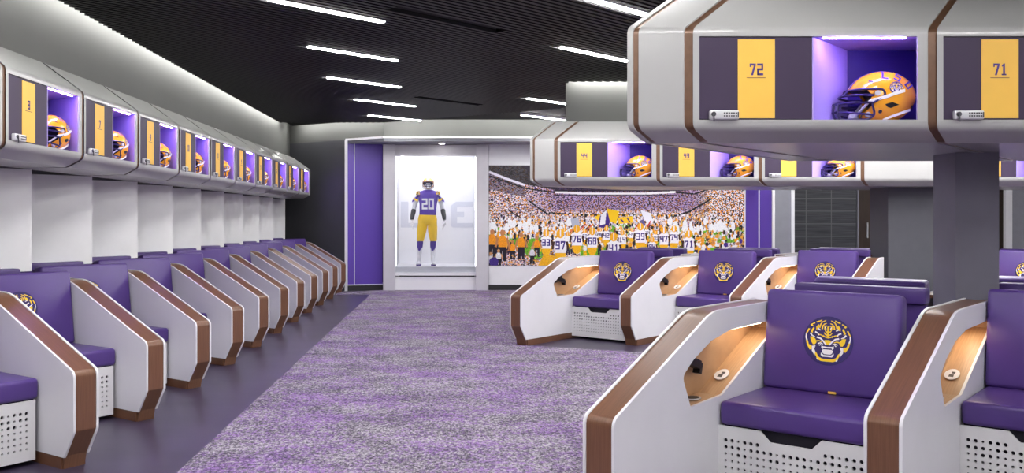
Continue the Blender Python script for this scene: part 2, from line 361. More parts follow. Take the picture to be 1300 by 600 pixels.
def side_panel(root, nook=True, length=1.62, lit=False):
    board = [(min(v, length), z) for v, z in BOARD]
    g = G(); g.prism(board, lambda p, h: (h, p[0], p[1]), 0.0, 0.013); a = g.build('side_board', M['white'], root)
    if nook:
        hole = fillet(NOOK, {0: 0.015, 1: 0.05, 8: 0.03, 7: 0.08, 6: 0.1, 5: 0.05}, 4)
        g = G(); n = len(board)
        loops = [[Vector((x, y, 0)) for x, y in board], [Vector((x, y, 0)) for x, y in hole]]
        tri = tessellate_polygon(loops); allp = board + hole
        for u in (PT - 0.013, PT): g.add([(u, x, y) for x, y in allp], tri)
        for lp in (board, hole):
            k = len(lp)
            for i in range(k):
                p, q = lp[i], lp[(i + 1) % k]
                g.quad((PT - 0.013, *p), (PT - 0.013, *q), (PT, *q), (PT, *p))
        me = g.mesh('side_board', M['white'])
        bm = bmesh.new(); bm.from_mesh(me); bmesh.ops.remove_doubles(bm, verts=bm.verts, dist=1e-5); bmesh.ops.recalc_face_normals(bm, faces=bm.faces); bm.to_mesh(me); bm.free(); finish(me, 30)
        link('side_board', me, root)
        # nook liner: back wall and the ring of floor / slope / ceiling
        liner = offset_poly(hole, -0.006); g = G(); k = len(liner)
        g.add([(0.020, x, y) for x, y in liner], tess(liner))
        for i in range(k):
            p, q = liner[i], liner[(i + 1) % k]; g.quad((0.020, *p), (0.020, *q), (PT - 0.010, *q), (PT - 0.010, *p))
        lin = g.build('charging_nook', M['oak'], root, recalc=False)
        sl = math.atan2(0.668 - 0.487, 1.345 - 0.90)
        xf = Matrix.Translation((0.07, 1.06, 0.487 + 0.16 * math.tan(sl) + 0.001)) @ Matrix.Rotation(sl, 4, 'X')
        g = G(); ring = [(0.034 * math.cos(w * PI / 12), 0.05 * math.sin(w * PI / 12)) for w in range(24)]
        g.prism(ring, lambda p, h: xf @ Vector((p[0], p[1], h)), 0.0, 0.004)
        g.box(-0.012, 0.010, -0.028, -0.004, 0.004, 0.0046, 1, xf); g.box(-0.004, 0.012, 0.004, 0.022, 0.004, 0.0046, 1, xf)
        d = g.build('charging_disc', [M['whitep'], M['steel']], lin); d['label'] = 'white oval charging disc with grey print'
        g = G(); c = [(0.07 + 0.036 * math.cos(w * PI / 10), 0.745 + 0.05 * math.sin(w * PI / 10)) for w in range(20)]
        c2 = [(0.07 + 0.029 * math.cos(w * PI / 10), 0.745 + 0.042 * math.sin(w * PI / 10)) for w in range(20)]
        g.prism(c, lambda p, h: (p[0], p[1], h), 0.4815, 0.487); g.prism(c2, lambda p, h: (p[0], p[1], h), 0.486, 0.488, 1)
        g.build('cup_ring', [M['chrome'], M['black']], lin)
        g = G()
        g.tube([(0.07, 0.60, 0.492), (0.06, 0.60, 0.56), (0.05, 0.63, 0.615), (0.05, 0.72, 0.635)], 0.007)
        X4 = Matrix.Translation((0.052, 0.78, 0.645)) @ Matrix.Rotation(R(-18), 4, 'X')
        g.box(-0.022, 0.022, -0.06, 0.05, -0.020, 0.020, 0, X4); g.box(-0.018, 0.018, -0.05, -0.015, 0.020, 0.058, 0, X4); g.box(-0.018, 0.018, 0.05, 0.075, -0.040, 0.012, 0, X4)
        g.build('power_plug', M['black'], lin)
        g = G(); g.box(0.062, 0.108, 1.05, 1.45, 0.7785, 0.784)
        g.build('nook_lamp', M['warm'] if lit else M['whitep'], lin)
    # wood band along the front, slope and top
    inner = offset_poly(BOARD, 0.006)
    pr = [(0.03, 0.0)] + inner[0:1]
    pr = [(0.022, 0.0)] + [(min(v, length - 0.004), z) for v, z in inner if z > 0.07 or v < 0.5][:]
    pr = [p for p in pr if not (p[1] < 0.08 and p[0] > 1.0)]
    outl = pr; inn = []
    for i, p in enumerate(outl):
        a = Vector(outl[max(0, i - 1)]); b = Vector(outl[min(len(outl) - 1, i + 1)]); t = (b - a).normalized(); nn = Vector((t.y, -t.x))
        inn.append(tuple(Vector(p) + nn * 0.02))
    inn[0] = (0.045, 0.0)
    g = G()
    for i in range(len(outl) - 1):
        p, q, r_, s_ = outl[i], outl[i + 1], inn[i + 1], inn[i]
        x0, x1 = 0.013, PT - 0.013
        vs = [(x0, *p), (x0, *q), (x0, *r_), (x0, *s_), (x1, *p), (x1, *q), (x1, *r_), (x1, *s_)]
        g.add(vs, [(0, 1, 5, 4), (1, 2, 6, 5), (2, 3, 7, 6), (3, 0, 4, 7), (0, 3, 2, 1), (4, 5, 6, 7)])
    g.build('armrest_band', M['wood'], root, angle=40, recalc=True)
    g = G(); g.box(0.004, PT - 0.004, 0.03, length, 0.0, 0.065); g.build('kick_plate', M['wood'], root)

def perf_front(root, vf):
    """white metal drawer front, holes cut through, trapezoid grip slot"""
    n, rows, p = 23, 8, 0.032
    u0 = 0.137; z1 = 0.300; g = G(); uc = u0 + n * p / 2
    for r in range(rows):
        for c in range(n):
            x = u0 + c * p; z = z1 - (r + 1) * p; cx, cz = x + p / 2, z + p / 2
            mid = 7 <= c <= 15
            if c == 0 or c == n - 1 or r == rows - 1 or (mid and r < 1) or (c in (7, 15) and r < 1):
                g.quad((x, vf, z), (x + p, vf, z), (x + p, vf, z + p), (x, vf, z + p)); continue
            k = (c * 7 + r * 3) % 5
            rad = 0.0095 if (r < 2 and k != 1) or (r == 2 and k in (2, 4)) else 0.0062
            sq = [(x, z), (cx, z), (x + p, z), (x + p, cz), (x + p, z + p), (cx, z + p), (x, z + p), (x, cz)]
            an = [225, 270, 315, 0, 45, 90, 135, 180]
            ho = [(cx + rad * math.cos(R(a)), cz + rad * math.sin(R(a))) for a in an]
            g.add([(a, vf, b) for a, b in sq + ho], [(i, (i + 1) % 8, 8 + (i + 1) % 8, 8 + i) for i in range(8)])
    xe = u0 + n * p
    zt = 0.350; wa, wb = 0.145, 0.098
    def poly(q): g.add([(a, vf, b) for a, b in q], [tuple(range(len(q)))])
    poly([(u0, z1), (uc - wb, z1), (uc - wb, z1 + 0.004), (uc - wa, zt), (u0, zt)])
    poly([(uc + wb, z1), (xe, z1), (xe, zt), (uc + wa, zt), (uc + wb, z1 + 0.004)])
    poly([(uc - wb, z1), (uc + wb, z1), (uc + wb, z1 + 0.004), (uc - wb, z1 + 0.004)])
    poly([(u0, 0.028), (xe, 0.028), (xe, z1 - rows * p), (u0, z1 - rows * p)])
    me = g.mesh('drawer_front', M['perf'])
    bm = bmesh.new(); bm.from_mesh(me); bmesh.ops.remove_doubles(bm, verts=bm.verts, dist=1e-4); bmesh.ops.recalc_face_normals(bm, faces=bm.faces); bm.to_mesh(me); bm.free()
    o = link('drawer_front', me, root); md = o.modifiers.new('s', 'SOLIDIFY'); md.thickness = 0.01; md.offset = 0.0
    bake(o); finish(o.data, 30); o['label'] = 'perforated white drawer front with grip slot'
    return o

def make_seat(sf, sb, width, lit=False, ledge=True, gap=0.052):
    """sf / sb: depth of the seat front and of the backrest"""
    root = thing('locker_chair', 'x', 'seat')
    side_panel(root, True, 1.62, lit)
    w = width - PT - 0.012; uc = PT + 0.006 + w / 2
    rbox('seat_cushion', M['leather'], root, uc, (sf + sb + 0.03) / 2, 0.41, w, sb - sf + 0.03, 0.112, 0.022, 4)
    lean = R(7.5)
    xf = Matrix.Translation((uc, sb, 0.462)) @ Matrix.Rotation(-lean, 4, 'X')
    rbox('backrest', M['leather'], root, -gap / 2, 0.055, 0.256, w - gap, 0.11, 0.506, 0.024, 4, xf)
    back = root.children[-1]
    gold, white = emblem_polys(); g = G(); r = 0.121; ez = 0.264
    circ = [(math.cos(2 * PI * i / 40), math.sin(2 * PI * i / 40)) for i in range(40)]
    f = lambda d: (lambda p: xf @ Vector((p[0] * r - gap / 2 - 0.004, d, ez + p[1] * r)))
    g.add([f(-0.0025)(p) for p in circ], [tuple(range(40))], 0)
    for i in range(40):
        a, b = circ[i], circ[(i + 1) % 40]; g.quad(f(-0.0025)(a), f(-0.0025)(b), f(0.0005)(b), f(0.0005)(a), 0)
    for p in gold: add_flat(g, p, f(-0.0034), 1)
    for p in white: add_flat(g, p, f(-0.0036), 2)
    e = g.build('emblem', [M['emb_purple'], M['emb_gold'], M['emb_white']], back, recalc=False)
    e['label'] = 'round purple badge with a snarling gold and white tiger head'
    g = G(); g.box(uc - 0.018, uc + 0.018, sb - 0.004, sb + 0.01, 0.470, 0.481); g.build('fabric_tag', M['gold'], back)
    s = (width - PT) / 0.748
    df = perf_front(root, sf + 0.012)
    if abs(s - 1) > 0.02:
        for v in df.data.vertices: v.co.x = PT + (v.co.x - PT) * s
    g = G(); g.box(PT + 0.006, PT + 0.006 + w, sf + 0.06, 1.62, 0.02, 0.35); g.build('drawer_box', M['cavity'], root)  # dark colour stands for the shade inside, seen through the holes
    g = G(); g.box(PT + 0.006, PT + 0.006 + w - 0.06, sb + 0.145, sb + 0.18, 0.35, 0.935); g.build('back_shell', M['leather_dark'], root)
    if ledge:
        rbox('back_ledge', M['leather_dark'], root, uc - 0.055, sb + 0.60, 0.925, 0.68, 0.10, 0.085, 0.014, 3)
        g = G(); g.box(uc - 0.34, uc + 0.28, sb + 0.58, sb + 0.62, 0.0, 0.88); g.build('ledge_support', M['leather_dark'], root)
    return root

# ------------------------------------------------------------------ overhead locker
OA0, OA1, OSPL = 0.074, 1.100, 0.607
OZ0, OZ1 = 1.793, 2.185
def shell_profile(depth, two):
    fr = [(0.33, 2.45), (0.0, 2.222), (0.0, 1.752), (0.13, 1.693)]
    if two: poly = fr + [(depth - 0.13, 1.693), (depth, 1.752), (depth, 2.222), (depth - 0.33, 2.45)]
    else: poly = fr + [(depth, 1.693), (depth, 2.45)]
    rd = {0: 0.02, 1: 0.05, 2: 0.05, 3: 0.04}
    if two: rd.update({4: 0.04, 5: 0.05, 6: 0.05, 7: 0.02})
    return fillet(poly, rd, 5)

def sweep(g, prof, a0, a1, t, skip_front=False, caps=(True, True), mi=0):
    """skewed sweep of the closed (b, z) outline between a0 and a1"""
    n = len(prof); P = lambda a, q: (a + t * q[0], q[0], q[1])
    for i in range(n):
        p, q = prof[i], prof[(i + 1) % n]
        if skip_front and abs(p[0]) < 1e-6 and abs(q[0]) < 1e-6: continue
        g.quad(P(a0, p), P(a1, p), P(a1, q), P(a0, q), mi)
    if caps[0]: g.add([P(a0, p) for p in prof], [tuple(range(n))], mi)
    if caps[1]: g.add([P(a1, p) for p in prof], [tuple(range(n))], mi)

def weld(me, angle=30):
    bm = bmesh.new(); bm.from_mesh(me); bmesh.ops.remove_doubles(bm, verts=bm.verts, dist=1e-5); bmesh.ops.recalc_face_normals(bm, faces=bm.faces); bm.to_mesh(me); bm.free(); finish(me, angle)

def make_locker(depth, two, t, tc, blank=False, lit=True):
    root = thing('overhead_locker', 'x', 'locker')
    prof = shell_profile(depth, two); g = G(); a0, a1 = 0.044, U
    zs = [p[1] for p in prof if abs(p[0]) < 1e-6]; zl, zh = min(zs), max(zs)
    sweep(g, prof, a0, a1, t, skip_front=not blank, caps=(two, two))
    if not blank:
        A = [a0, OA0, OA1, a1]; Z = [zl, OZ0, OZ1, zh]
        for i in range(3):
            for j in range(3):
                if i == 1 and j == 1: continue
                g.quad((A[i], 0, Z[j]), (A[i + 1], 0, Z[j]), (A[i + 1], 0, Z[j + 1]), (A[i], 0, Z[j + 1]))
        d = 0.012   # return of the opening
        for (p, q) in (((OA0, OZ0), (OA1, OZ0)), ((OA1, OZ0), (OA1, OZ1)), ((OA1, OZ1), (OA0, OZ1)), ((OA0, OZ1), (OA0, OZ0))):
            g.quad((p[0], 0, p[1]), (q[0], 0, q[1]), (q[0], d, q[1]), (p[0], d, p[1]))
    me = g.mesh('shell', M['shell']); weld(me); link('shell', me, root)
    # bronze band at the start of the bay, let in a little
    g = G(); pr = offset_poly(prof, 0.006); sweep(g, pr, 0.0, 0.044, t, caps=(two, two)); me = g.mesh('trim_band', M['bronze']); weld(me); link('trim_band', me, root)
    if blank: return root
    # door
    g = G(); g.box(OA0 + 0.002, OSPL - 0.003, 0.006, 0.028, OZ0 + 0.003, OZ1 - 0.004); door = g.build('door', M['door'], root)
    g = G(); g.box(0.256, 0.430, 0.0035, 0.0075, OZ0 + 0.008, OZ1 - 0.014); g.build('gold_stripe', M['gold'], door)
    g = G(); g.box(0.297, 0.386, 0.0025, 0.004, OZ1 - 0.196, OZ1 - 0.1925); g.build('underline', M['brown_ink'], door)
    lk = rbox('lock', M['chrome'], door, 0.187, -0.008, OZ0 + 0.021, 0.138, 0.03, 0.044, 0.008, 3)
    g = G()
    for i in range(6):
        for j in range(2): g.box(0.182 + i * 0.011, 0.189 + i * 0.011, -0.0245, -0.022, OZ0 + 0.012 + j * 0.013, OZ0 + 0.019 + j * 0.013)
    g.box(0.247, 0.252, -0.0245, -0.022, OZ0 + 0.010, OZ0 + 0.034, 0)
    g.build('keypad', M['steel'], lk)
    g = G(); ring = [(0.134 + 0.011 * math.cos(w * PI / 8), OZ0 + 0.024 + 0.011 * math.sin(w * PI / 8)) for w in range(16)]
    g.prism(ring, lambda p, h: (p[0], h, p[1]), -0.030, -0.022); g.box(0.1315, 0.1365, -0.034, -0.028, OZ0 - 0.012, OZ0 + 0.026)
    g.build('latch_key', M['steel'], lk)
    # cubby: skewed box, open at the front
    cd = 0.366; s = tc * cd; a0, a1 = OSPL + 0.004, OA1 - 0.002; b0 = 0.010; z0, z1 = OZ0 + 0.001, OZ1 - 0.001
    q = lambda a, b: a + tc * b
    g = G()
    g.quad((a0, b0, z0), (q(a0, cd), cd, z0), (q(a0, cd), cd, z1), (a0, b0, z1), 0)
    g.quad((a1, b0, z0), (q(a1, cd), cd, z0), (q(a1, cd), cd, z1), (a1, b0, z1), 0)
    g.quad((a0, b0, z0), (a1, b0, z0), (q(a1, cd), cd, z0), (q(a0, cd), cd, z0), 0)
    g.quad((a0, b0, z1), (a1, b0, z1), (q(a1, cd), cd, z1), (q(a0, cd), cd, z1), 0)
    g.quad((q(a0, cd), cd, z0), (q(a1, cd), cd, z0), (q(a1, cd), cd, z1), (q(a0, cd), cd, z1), 1)
    # door-side jamb
    g.box(OSPL - 0.001, OSPL + 0.004, 0.004, 0.014, z0, z1, 0)
    cub = g.build('cubby', [M['lilac'], M['indigo']], root, recalc=False)
    g = G(); g.box(OSPL + 0.06, OA1 - 0.04, 0.030, 0.039, OZ1 - 0.005, OZ1 - 0.0015); l = g.build('light_bar', M['led'] if lit else M['whitep'], cub); l['label'] = 'violet light bar'
    return root

def door_number(root, txt, h=0.055):
    door = [c for c in root.children if c.name.startswith('door')][0]
    g = G()
    for p in text_polys(txt, h, 0.343, OZ1 - 0.155, 0.86): g.prism(p, lambda q, k: (q[0], k, q[1]), 0.0022, 0.0045)
    o = g.build('number', M['purple_ink'], door); o['label'] = 'purple number ' + txt
    return o

def make_endcap(depth, two, t, sgn):
    """rounded end piece of a locker run: sgn -1 before the first bay, +1 after the last"""
    root = thing('locker_fascia', 'x', 'fascia'); prof = shell_profile(depth, two)
    if sgn < 0: bits = [(-0.265, -0.240, 'shell'), (-0.240, -0.212, 'bronze'), (-0.212, 0.0, 'shell')]
    else: bits = [(0.0, 0.035, 'bronze'), (0.035, 0.10, 'shell')]
    for a0, a1, k in bits:
        g = G(); sweep(g, prof if k == 'shell' else offset_poly(prof, 0.006), a0, a1, t)
        nm = 'shell' if k == 'shell' else 'trim_band'
        me = g.mesh(nm, M[k]); weld(me); link(nm, me, root)
    return root

# ------------------------------------------------------------------ football helmet (faces -x)
HS = 0.00062
HA, HB, HC = 0.152, 0.118, 0.126
def hp(px, py): return ((px - 475) * HS, (380 - py) * HS)
def hside(x, z, k=1.0, sgn=-1):
    q = max(0.02, 1 - (x / HA) ** 2 - (z / HC) ** 2); return Vector((x, sgn * HB * math.sqrt(q), z)) * k
def ell(sc, seg=56, rings=36):
    bm = bmesh.new(); bmesh.ops.create_uvsphere(bm, u_segments=seg, v_segments=rings, radius=1.0)
    for v in bm.verts:
        x, y, z = v.co; w = 1.0
        if z < -0.1 and x > 0.2: w = 1 - 0.10 * min(1, (-z - 0.1) / 0.7)
        v.co = Vector((x * HA * sc * w, y * HB * sc, z * HC * sc))
    return bm
def boolean(o, cutter):
    md = o.modifiers.new('b', 'BOOLEAN'); md.operation = 'DIFFERENCE'; md.solver = 'EXACT'; md.object = cutter; bake(o)
def bm_obj(bm, name, m):
    me = bpy.data.meshes.new(name); bm.to_mesh(me); bm.free(); me.materials.append(m); return link(name, me)
def kill(*os):
    for o in os:
        me = o.data; bpy.data.objects.remove(o); bpy.data.meshes.remove(me)

def make_helmet():
    root = thing('football_helmet', 'x', 'helmet')
    cut = [hp(*p) for p in [(170, 326), (352, 334), (384, 372), (376, 404), (400, 428), (386, 450), (338, 498), (330, 522), (366, 600), (80, 640), (80, 326)]]
    g = G(); g.prism(cut, lambda p, h: (p[0], h, p[1]), -0.3, 0.3); c1 = g.build('c', M['black'])
    g = G(); g.box(-0.4, 0.4, -0.4, 0.4, -0.4, -0.114); c2 = g.build('c', M['black'])
    inner = bm_obj(ell(0.965), 'c', M['black'])
    sh = bm_obj(ell(1.0), 'shell', M['helmet']); boolean(sh, inner); boolean(sh, c1); boolean(sh, c2); finish(sh.data, 35); sh.parent = root
    ln = bm_obj(ell(0.963, 56, 36), 'liner', M['black'])  # solid black block standing in for the shaded inside of the shell
    cutb = [(x + 0.012, z + (0.0 if z < 0 else 0.004)) for x, z in cut]
    g = G(); g.prism(cutb, lambda p, h: (p[0], h, p[1]), -0.3, 0.3); c3 = g.build('c', M['black'])
    boolean(ln, c3); boolean(ln, c2); finish(ln.data, 35); ln.parent = root
    kill(inner, c1, c2, c3)
    # centre stripes
    g = G(); N = 30
    for (y0, y1, mi, k) in ((-0.013, 0.013, 0, 1.004), (-0.030, -0.016, 1, 1.004), (0.016, 0.030, 1, 1.004)):
        row = []
        for i in range(N + 1):
            w = R(158 - 150 * i / N)
            for y in (y0, y1):
                q = math.sqrt(1 - (y / HB) ** 2); row.append((HA * q * math.cos(w) * k, y * k, HC * q * math.sin(w) * k))
        g.add(row, [(2 * i, 2 * i + 1, 2 * i + 3, 2 * i + 2) for i in range(N)], mi)
    g.build('centre_stripe', [M['whitep'], M['purple_ink']], sh, recalc=False)
    # side marks, both sides
    def decal(g, polys, mi, k, sgn):
        for poly in polys:
            bm = bmesh.new(); vs = [bm.verts.new((x, 0, z)) for x, z in poly]
            bm.faces.new(vs); bmesh.ops.triangulate(bm, faces=bm.faces[:]); bmesh.ops.subdivide_edges(bm, edges=bm.edges[:], cuts=2, use_grid_fill=True)
            bm.verts.index_update()
            g.add([hside(v.co.x, v.co.z, k, sgn) for v in bm.verts], [[v.index for v in f.verts] for f in bm.faces], mi); bm.free()
    gold, white = emblem_polys()
    for sgn in (-1, 1):
        for ch, (px, py), rot, h in (('L', (484, 222), -14, 0.040), ('S', (572, 240), -32, 0.042), ('U', (646, 300), -54, 0.040)):
            g = G(); cx, cz = hp(px, py); c, s = math.cos(R(rot)), math.sin(R(rot))
            decal(g, [[(cx + x * c - y * s, cz + x * s + y * c) for x, y in p] for p in text_polys(ch, h, 0, 0, 1.15)], 0, 1.014, sgn)
            g.build('letter', [M['purple_ink']], sh, recalc=False)
        g = G(); ex, ez = hp(550, 326); r = 0.031
        decal(g, [[(ex + r * math.cos(2 * PI * i / 20), ez + r * math.sin(2 * PI * i / 20)) for i in range(20)]], 0, 1.010, sgn)
        decal(g, [[(ex + r * 0.95 * x, ez + r * 0.95 * y) for x, y in p] for p in gold], 1, 1.014, sgn)
        decal(g, [[(ex + r * 0.95 * x, ez + r * 0.95 * y) for x, y in p] for p in white], 2, 1.016, sgn)
        g.build('side_badge', [M['emb_purple'], M['emb_gold'], M['emb_white']], sh, recalc=False)
        ex, ez = hp(443, 494)
        for poly in ([(ex + 0.008 * math.cos(2 * PI * i / 12), ez + 0.008 * math.sin(2 * PI * i / 12)) for i in range(12)], [hp(*p) for p in ((470, 444), (520, 430), (570, 448), (512, 472), (488, 464))],
                     [hp(*p) for p in ((490, 330), (496, 326), (498, 334), (492, 336))], [hp(*p) for p in ((664, 452), (684, 444), (680, 476), (662, 482))], [hp(*p) for p in ((362, 258), (392, 266), (400, 276), (372, 272))]):
            g = G(); decal(g, [poly], 0, 1.010, sgn); g.build('vent_hole', M['black'], sh, recalc=False)
    for px, py in ((420, 362), (366, 508)):
        for sgn in (-1, 1):
            g = G(); x, z = hp(px, py); c = hside(x, z, 1.03, sgn)
            g.prism([(0.012 * math.cos(w * PI / 8), 0.012 * math.sin(w * PI / 8)) for w in range(16)], lambda p, h: (c.x + p[0], c.y + h * sgn, c.z + p[1]), -0.006, 0.006)
            g.build('mask_clip', M['chrome'], root)
    # white straps and chin cup
    for sgn in (-1, 1):
        for nm, pts in (('chin_strap', ((606, 346), (540, 366), (488, 386), (420, 404), (372, 414))), ('jaw_strap', ((655, 478), (596, 500), (540, 520), (470, 548)))):
            g = G(); P = [hside(*hp(*p), 1.035, sgn) for p in pts]
            for i in range(len(P) - 1):
                a, b = P[i], P[i + 1]; up = Vector((0, 0, 0.0075 if nm == 'chin_strap' else 0.006))
                th = Vector((0, 0.003 * sgn, 0)); vs = [a - up - th, b - up - th, b + up - th, a + up - th, a - up + th, b - up + th, b + up + th, a + up + th]
                g.add(vs, [(0, 1, 2, 3), (4, 5, 6, 7), (0, 1, 5, 4), (3, 2, 6, 7), (0, 3, 7, 4), (1, 2, 6, 5)])
            if nm == 'chin_strap':
                a = hside(*hp(372, 414), 1.03, sgn); g.tube([a, (-0.105, sgn * 0.06, -0.07), (-0.118, sgn * 0.02, -0.088)], 0.006, 6)
            me = g.mesh(nm, M['whitep']); weld(me, 40); link(nm, me, root)
    bm = bmesh.new(); bmesh.ops.create_uvsphere(bm, u_segments=16, v_segments=10, radius=1.0)
    for v in bm.verts: v.co = Vector((v.co.x * 0.024 - 0.118, v.co.y * 0.036, v.co.z * 0.024 - 0.088))
    cc = bm_obj(bm, 'chin_cup', M['whitep']); finish(cc.data); cc.parent = root
    # cage
    g = G()
    def bar(side, hw, front, r=0.0052):
        xs, zs = hp(*side); xf_, zf = hp(*front)
        g.tube([(xs, -hw, zs), (xs * 0.45 + xf_ * 0.55, -hw * 0.97, zs * 0.45 + zf * 0.55), (xf_ + 0.022, -hw * 0.62, zf), (xf_, -hw * 0.2, zf), (xf_, hw * 0.2, zf), (xf_ + 0.022, hw * 0.62, zf), (xs * 0.45 + xf_ * 0.55, hw * 0.97, zs * 0.45 + zf * 0.55), (xs, hw, zs)], r, 7, smooth=4)
    bar((446, 332), 0.117, (226, 326)); bar((392, 376), 0.118, (186, 366)); bar((392, 430), 0.116, (142, 424)); bar((396, 520), 0.108, (134, 486)); bar((350, 552), 0.10, (150, 548))
    for sgn in (-1, 1):
        L = [(446, 332, 0.117), (464, 350, 0.117), (462, 384, 0.118), (392, 430, 0.116), (384, 446, 0.115), (397, 520, 0.108), (350, 552, 0.10)]
        g.tube([(hp(a, b)[0], sgn * y * 1.0, hp(a, b)[1]) for a, b, y in L], 0.0052, 7)
        for y in (0.028, 0.062):
            k = 0 if y < 0.05 else 0.014
            g.tube([(hp(142, 0)[0] + k, sgn * y, hp(0, 424)[1]), (hp(134, 0)[0] + k, sgn * y, hp(0, 486)[1]), (hp(150, 0)[0] + k, sgn * y, hp(0, 548)[1])], 0.0048, 7)
        g.tube([(hp(226, 0)[0] + 0.006, sgn * 0.05, hp(0, 326)[1]), (hp(186, 0)[0] + 0.008, sgn * 0.05, hp(0, 366)[1])], 0.0048, 7, smooth=0)
    g.build('face_mask', M['mask'], root)
    return root

# ------------------------------------------------------------------ the setting
BY = 17.10            # back of the recess
# floor and carpet
g = G(); g.box(-3.75, 11.6, -5.0, 19.2, -0.10, 0.0); struct(g.build('floor', M['floor']))
def carpet_piece(x0, x1, y0, y1):
    return (x0, x1, y0, y1)
CX0 = -1.44
g = G()
def cbox(poly): g.prism(poly, lambda p, h: (p[0], p[1], h), 0.0, 0.006)
cbox([(CX0, -4.9), (11.5, -4.9), (11.5, 3.15), (1.85, 3.15), (0.60, 3.80), (1.66, 5.02), (2.6, 6.5), (3.2, 7.2), (11.5, 7.2), (11.5, 9.05), (2.0, 9.05), (0.66, 9.67), (1.72, 10.9), (2.7, 12.4), (3.2, 13.0), (11.5, 13.0), (11.5, 16.4), (5.7, 16.4), (5.35, 17.05), (-1.25, 17.05), (-1.9, 16.7), (-2.05, 16.55), (-2.05, 16.05), (CX0, 16.05)])
c = g.build('carpet', M['carpet']); tag(c, 'mottled purple and grey carpet covering the aisle floor', 'carpet')

# walls
def wall(name, pts, z0, z1, m, th=0.12, side=1):
    """wall slab along a polyline in plan; thickness goes to the given side"""
    g = G()
    for (x0, y0), (x1, y1) in zip(pts[:-1], pts[1:]):
        d = Vector((x1 - x0, y1 - y0)).normalized(); n = Vector((-d.y, d.x)) * th * side
        q = [(x0, y0), (x1, y1), (x1 + n.x, y1 + n.y), (x0 + n.x, y0 + n.y)]
        g.prism(q, lambda p, h: (p[0], p[1], h), z0, z1)
    return struct(g.build(name, m))
ZT = 3.30
wall('wall_left', [(-3.15, -5.0), (-3.15, 18.0)], 2.30, ZT, M['wallgrey'], 0.55)
wall('wall_left_lower', [(-3.77, -5.0), (-3.77, 18.6)], 0.0, 2.30, M['walldark'], 0.12)
DC = Vector((-3.02, 17.70)); HC1 = Vector((-1.23, 16.40)); 
# charcoal wall running in from the corner to the recess
e = (HC1 - DC).normalized()
PA = DC - e * 0.95; PB = DC + (HC1 - DC) * 0.60
wall('wall_back_left', [tuple(PA), tuple(PB)], 0.0, 2.77, M['walldark'], 0.10)
wall('wall_back_left_upper', [tuple(PA), tuple(HC1)], 2.77, ZT, M['wallgrey'], 0.10)
HXR = 6.35
wall('wall_back_header', [(HC1.x, HC1.y), (6.1, HC1.y)], 2.77, ZT, M['wallgrey'], 0.12)
# soffit of the recess
g = G(); g.prism([(PB.x, PB.y), (HC1.x, HC1.y), (5.9, HC1.y), (6.2, 17.3), (-2.4, 17.3)], lambda p, h: (p[0], p[1], h), 2.70, 2.768); struct(g.build('ceiling_recess', M['midgrey']))
# lit trim along the recess opening
g = G(); pl = [(PB.x - 0.01, PB.y), (HC1.x, HC1.y), (6.0, HC1.y)]
def strip_along(g, pl, w, z0, z1, off=-0.02):
    for (x0, y0), (x1, y1) in zip(pl[:-1], pl[1:]):
        d = Vector((x1 - x0, y1 - y0)).normalized(); n = Vector((d.y, -d.x))
        q = [(x0, y0), (x1, y1), (x1 + n.x * w, y1 + n.y * w), (x0 + n.x * w, y0 + n.y * w)]
        g.prism(q, lambda p, h: (p[0], p[1], h), z0, z1)
strip_along(g, pl, 0.03, 2.755, 2.79); struct(g.build('trim_1', M['trim']))
g = G(); g.box(PB.x - 0.035, PB.x + 0.015, PB.y - 0.05, PB.y, 0.0, 2.76); struct(g.build('trim_2', M['trim']))
# purple splayed side of the recess
PC = Vector((-1.305, 17.10))
wall('wall_recess_purple', [(PB.x, PB.y), tuple(PC)], 0.10, 2.70, M['purplewall'], 0.10)
g = G(); d = (PC - PB).normalized(); q = PB + d * 0.13; n = Vector((d.y, -d.x))
g.prism([tuple(q), tuple(q + d * 0.014), tuple(q + d * 0.014 + n * 0.008), tuple(q + n * 0.008)], lambda p, h: (p[0], p[1], h), 0.10, 2.70); struct(g.build('trim_3', M['trim']))
g = G(); strip_along(g, [tuple(PB), tuple(PC)], 0.012, 0.100, 0.116); struct(g.build('trim_4', M['trim']))
g = G(); strip_along(g, [tuple(PB), tuple(PC)], 0.02, 0.0, 0.10); struct(g.build('baseboard_left', M['base']))
# wall carrying the mural, and the right-hand splay
wall('wall_back', [(0.66, BY), (5.44, BY)], 0.0, 2.70, M['trim'], 0.12)
g = G(); g.box(0.66, 5.42, BY - 0.02, BY, 0.0, 0.10); struct(g.build('baseboard_back', M['base']))
PR0 = Vector((5.43, 17.10)); PR1 = Vector((5.76, 16.62))
wall('wall_recess_right', [tuple(PR0), tuple(PR1)], 0.0, 2.70, M['purplewall'], 0.10)
g = G(); m_ = PR0 + (PR1 - PR0) * 0.5; d = (PR1 - PR0).normalized(); n = Vector((d.y, -d.x))
g.prism([tuple(m_), tuple(m_ + d * 0.02), tuple(m_ + d * 0.02 + n * 0.008), tuple(m_ + n * 0.008)], lambda p, h: (p[0], p[1], h), 0.0, 2.70); struct(g.build('trim_5', M['trim']))
g = G(); g.box(5.75, 5.79, 16.57, 16.62, 0.0, 2.76); struct(g.build('trim_6', M['trim']))
wall('wall_back_right', [(5.79, 16.60), (6.09, 16.60)], 0.0, 2.77, M['midgrey'], 0.10)
g = G(); g.box(6.09, 6.14, 16.56, 16.72, 0.0, 2.77); struct(g.build('trim_7', M['trim']))
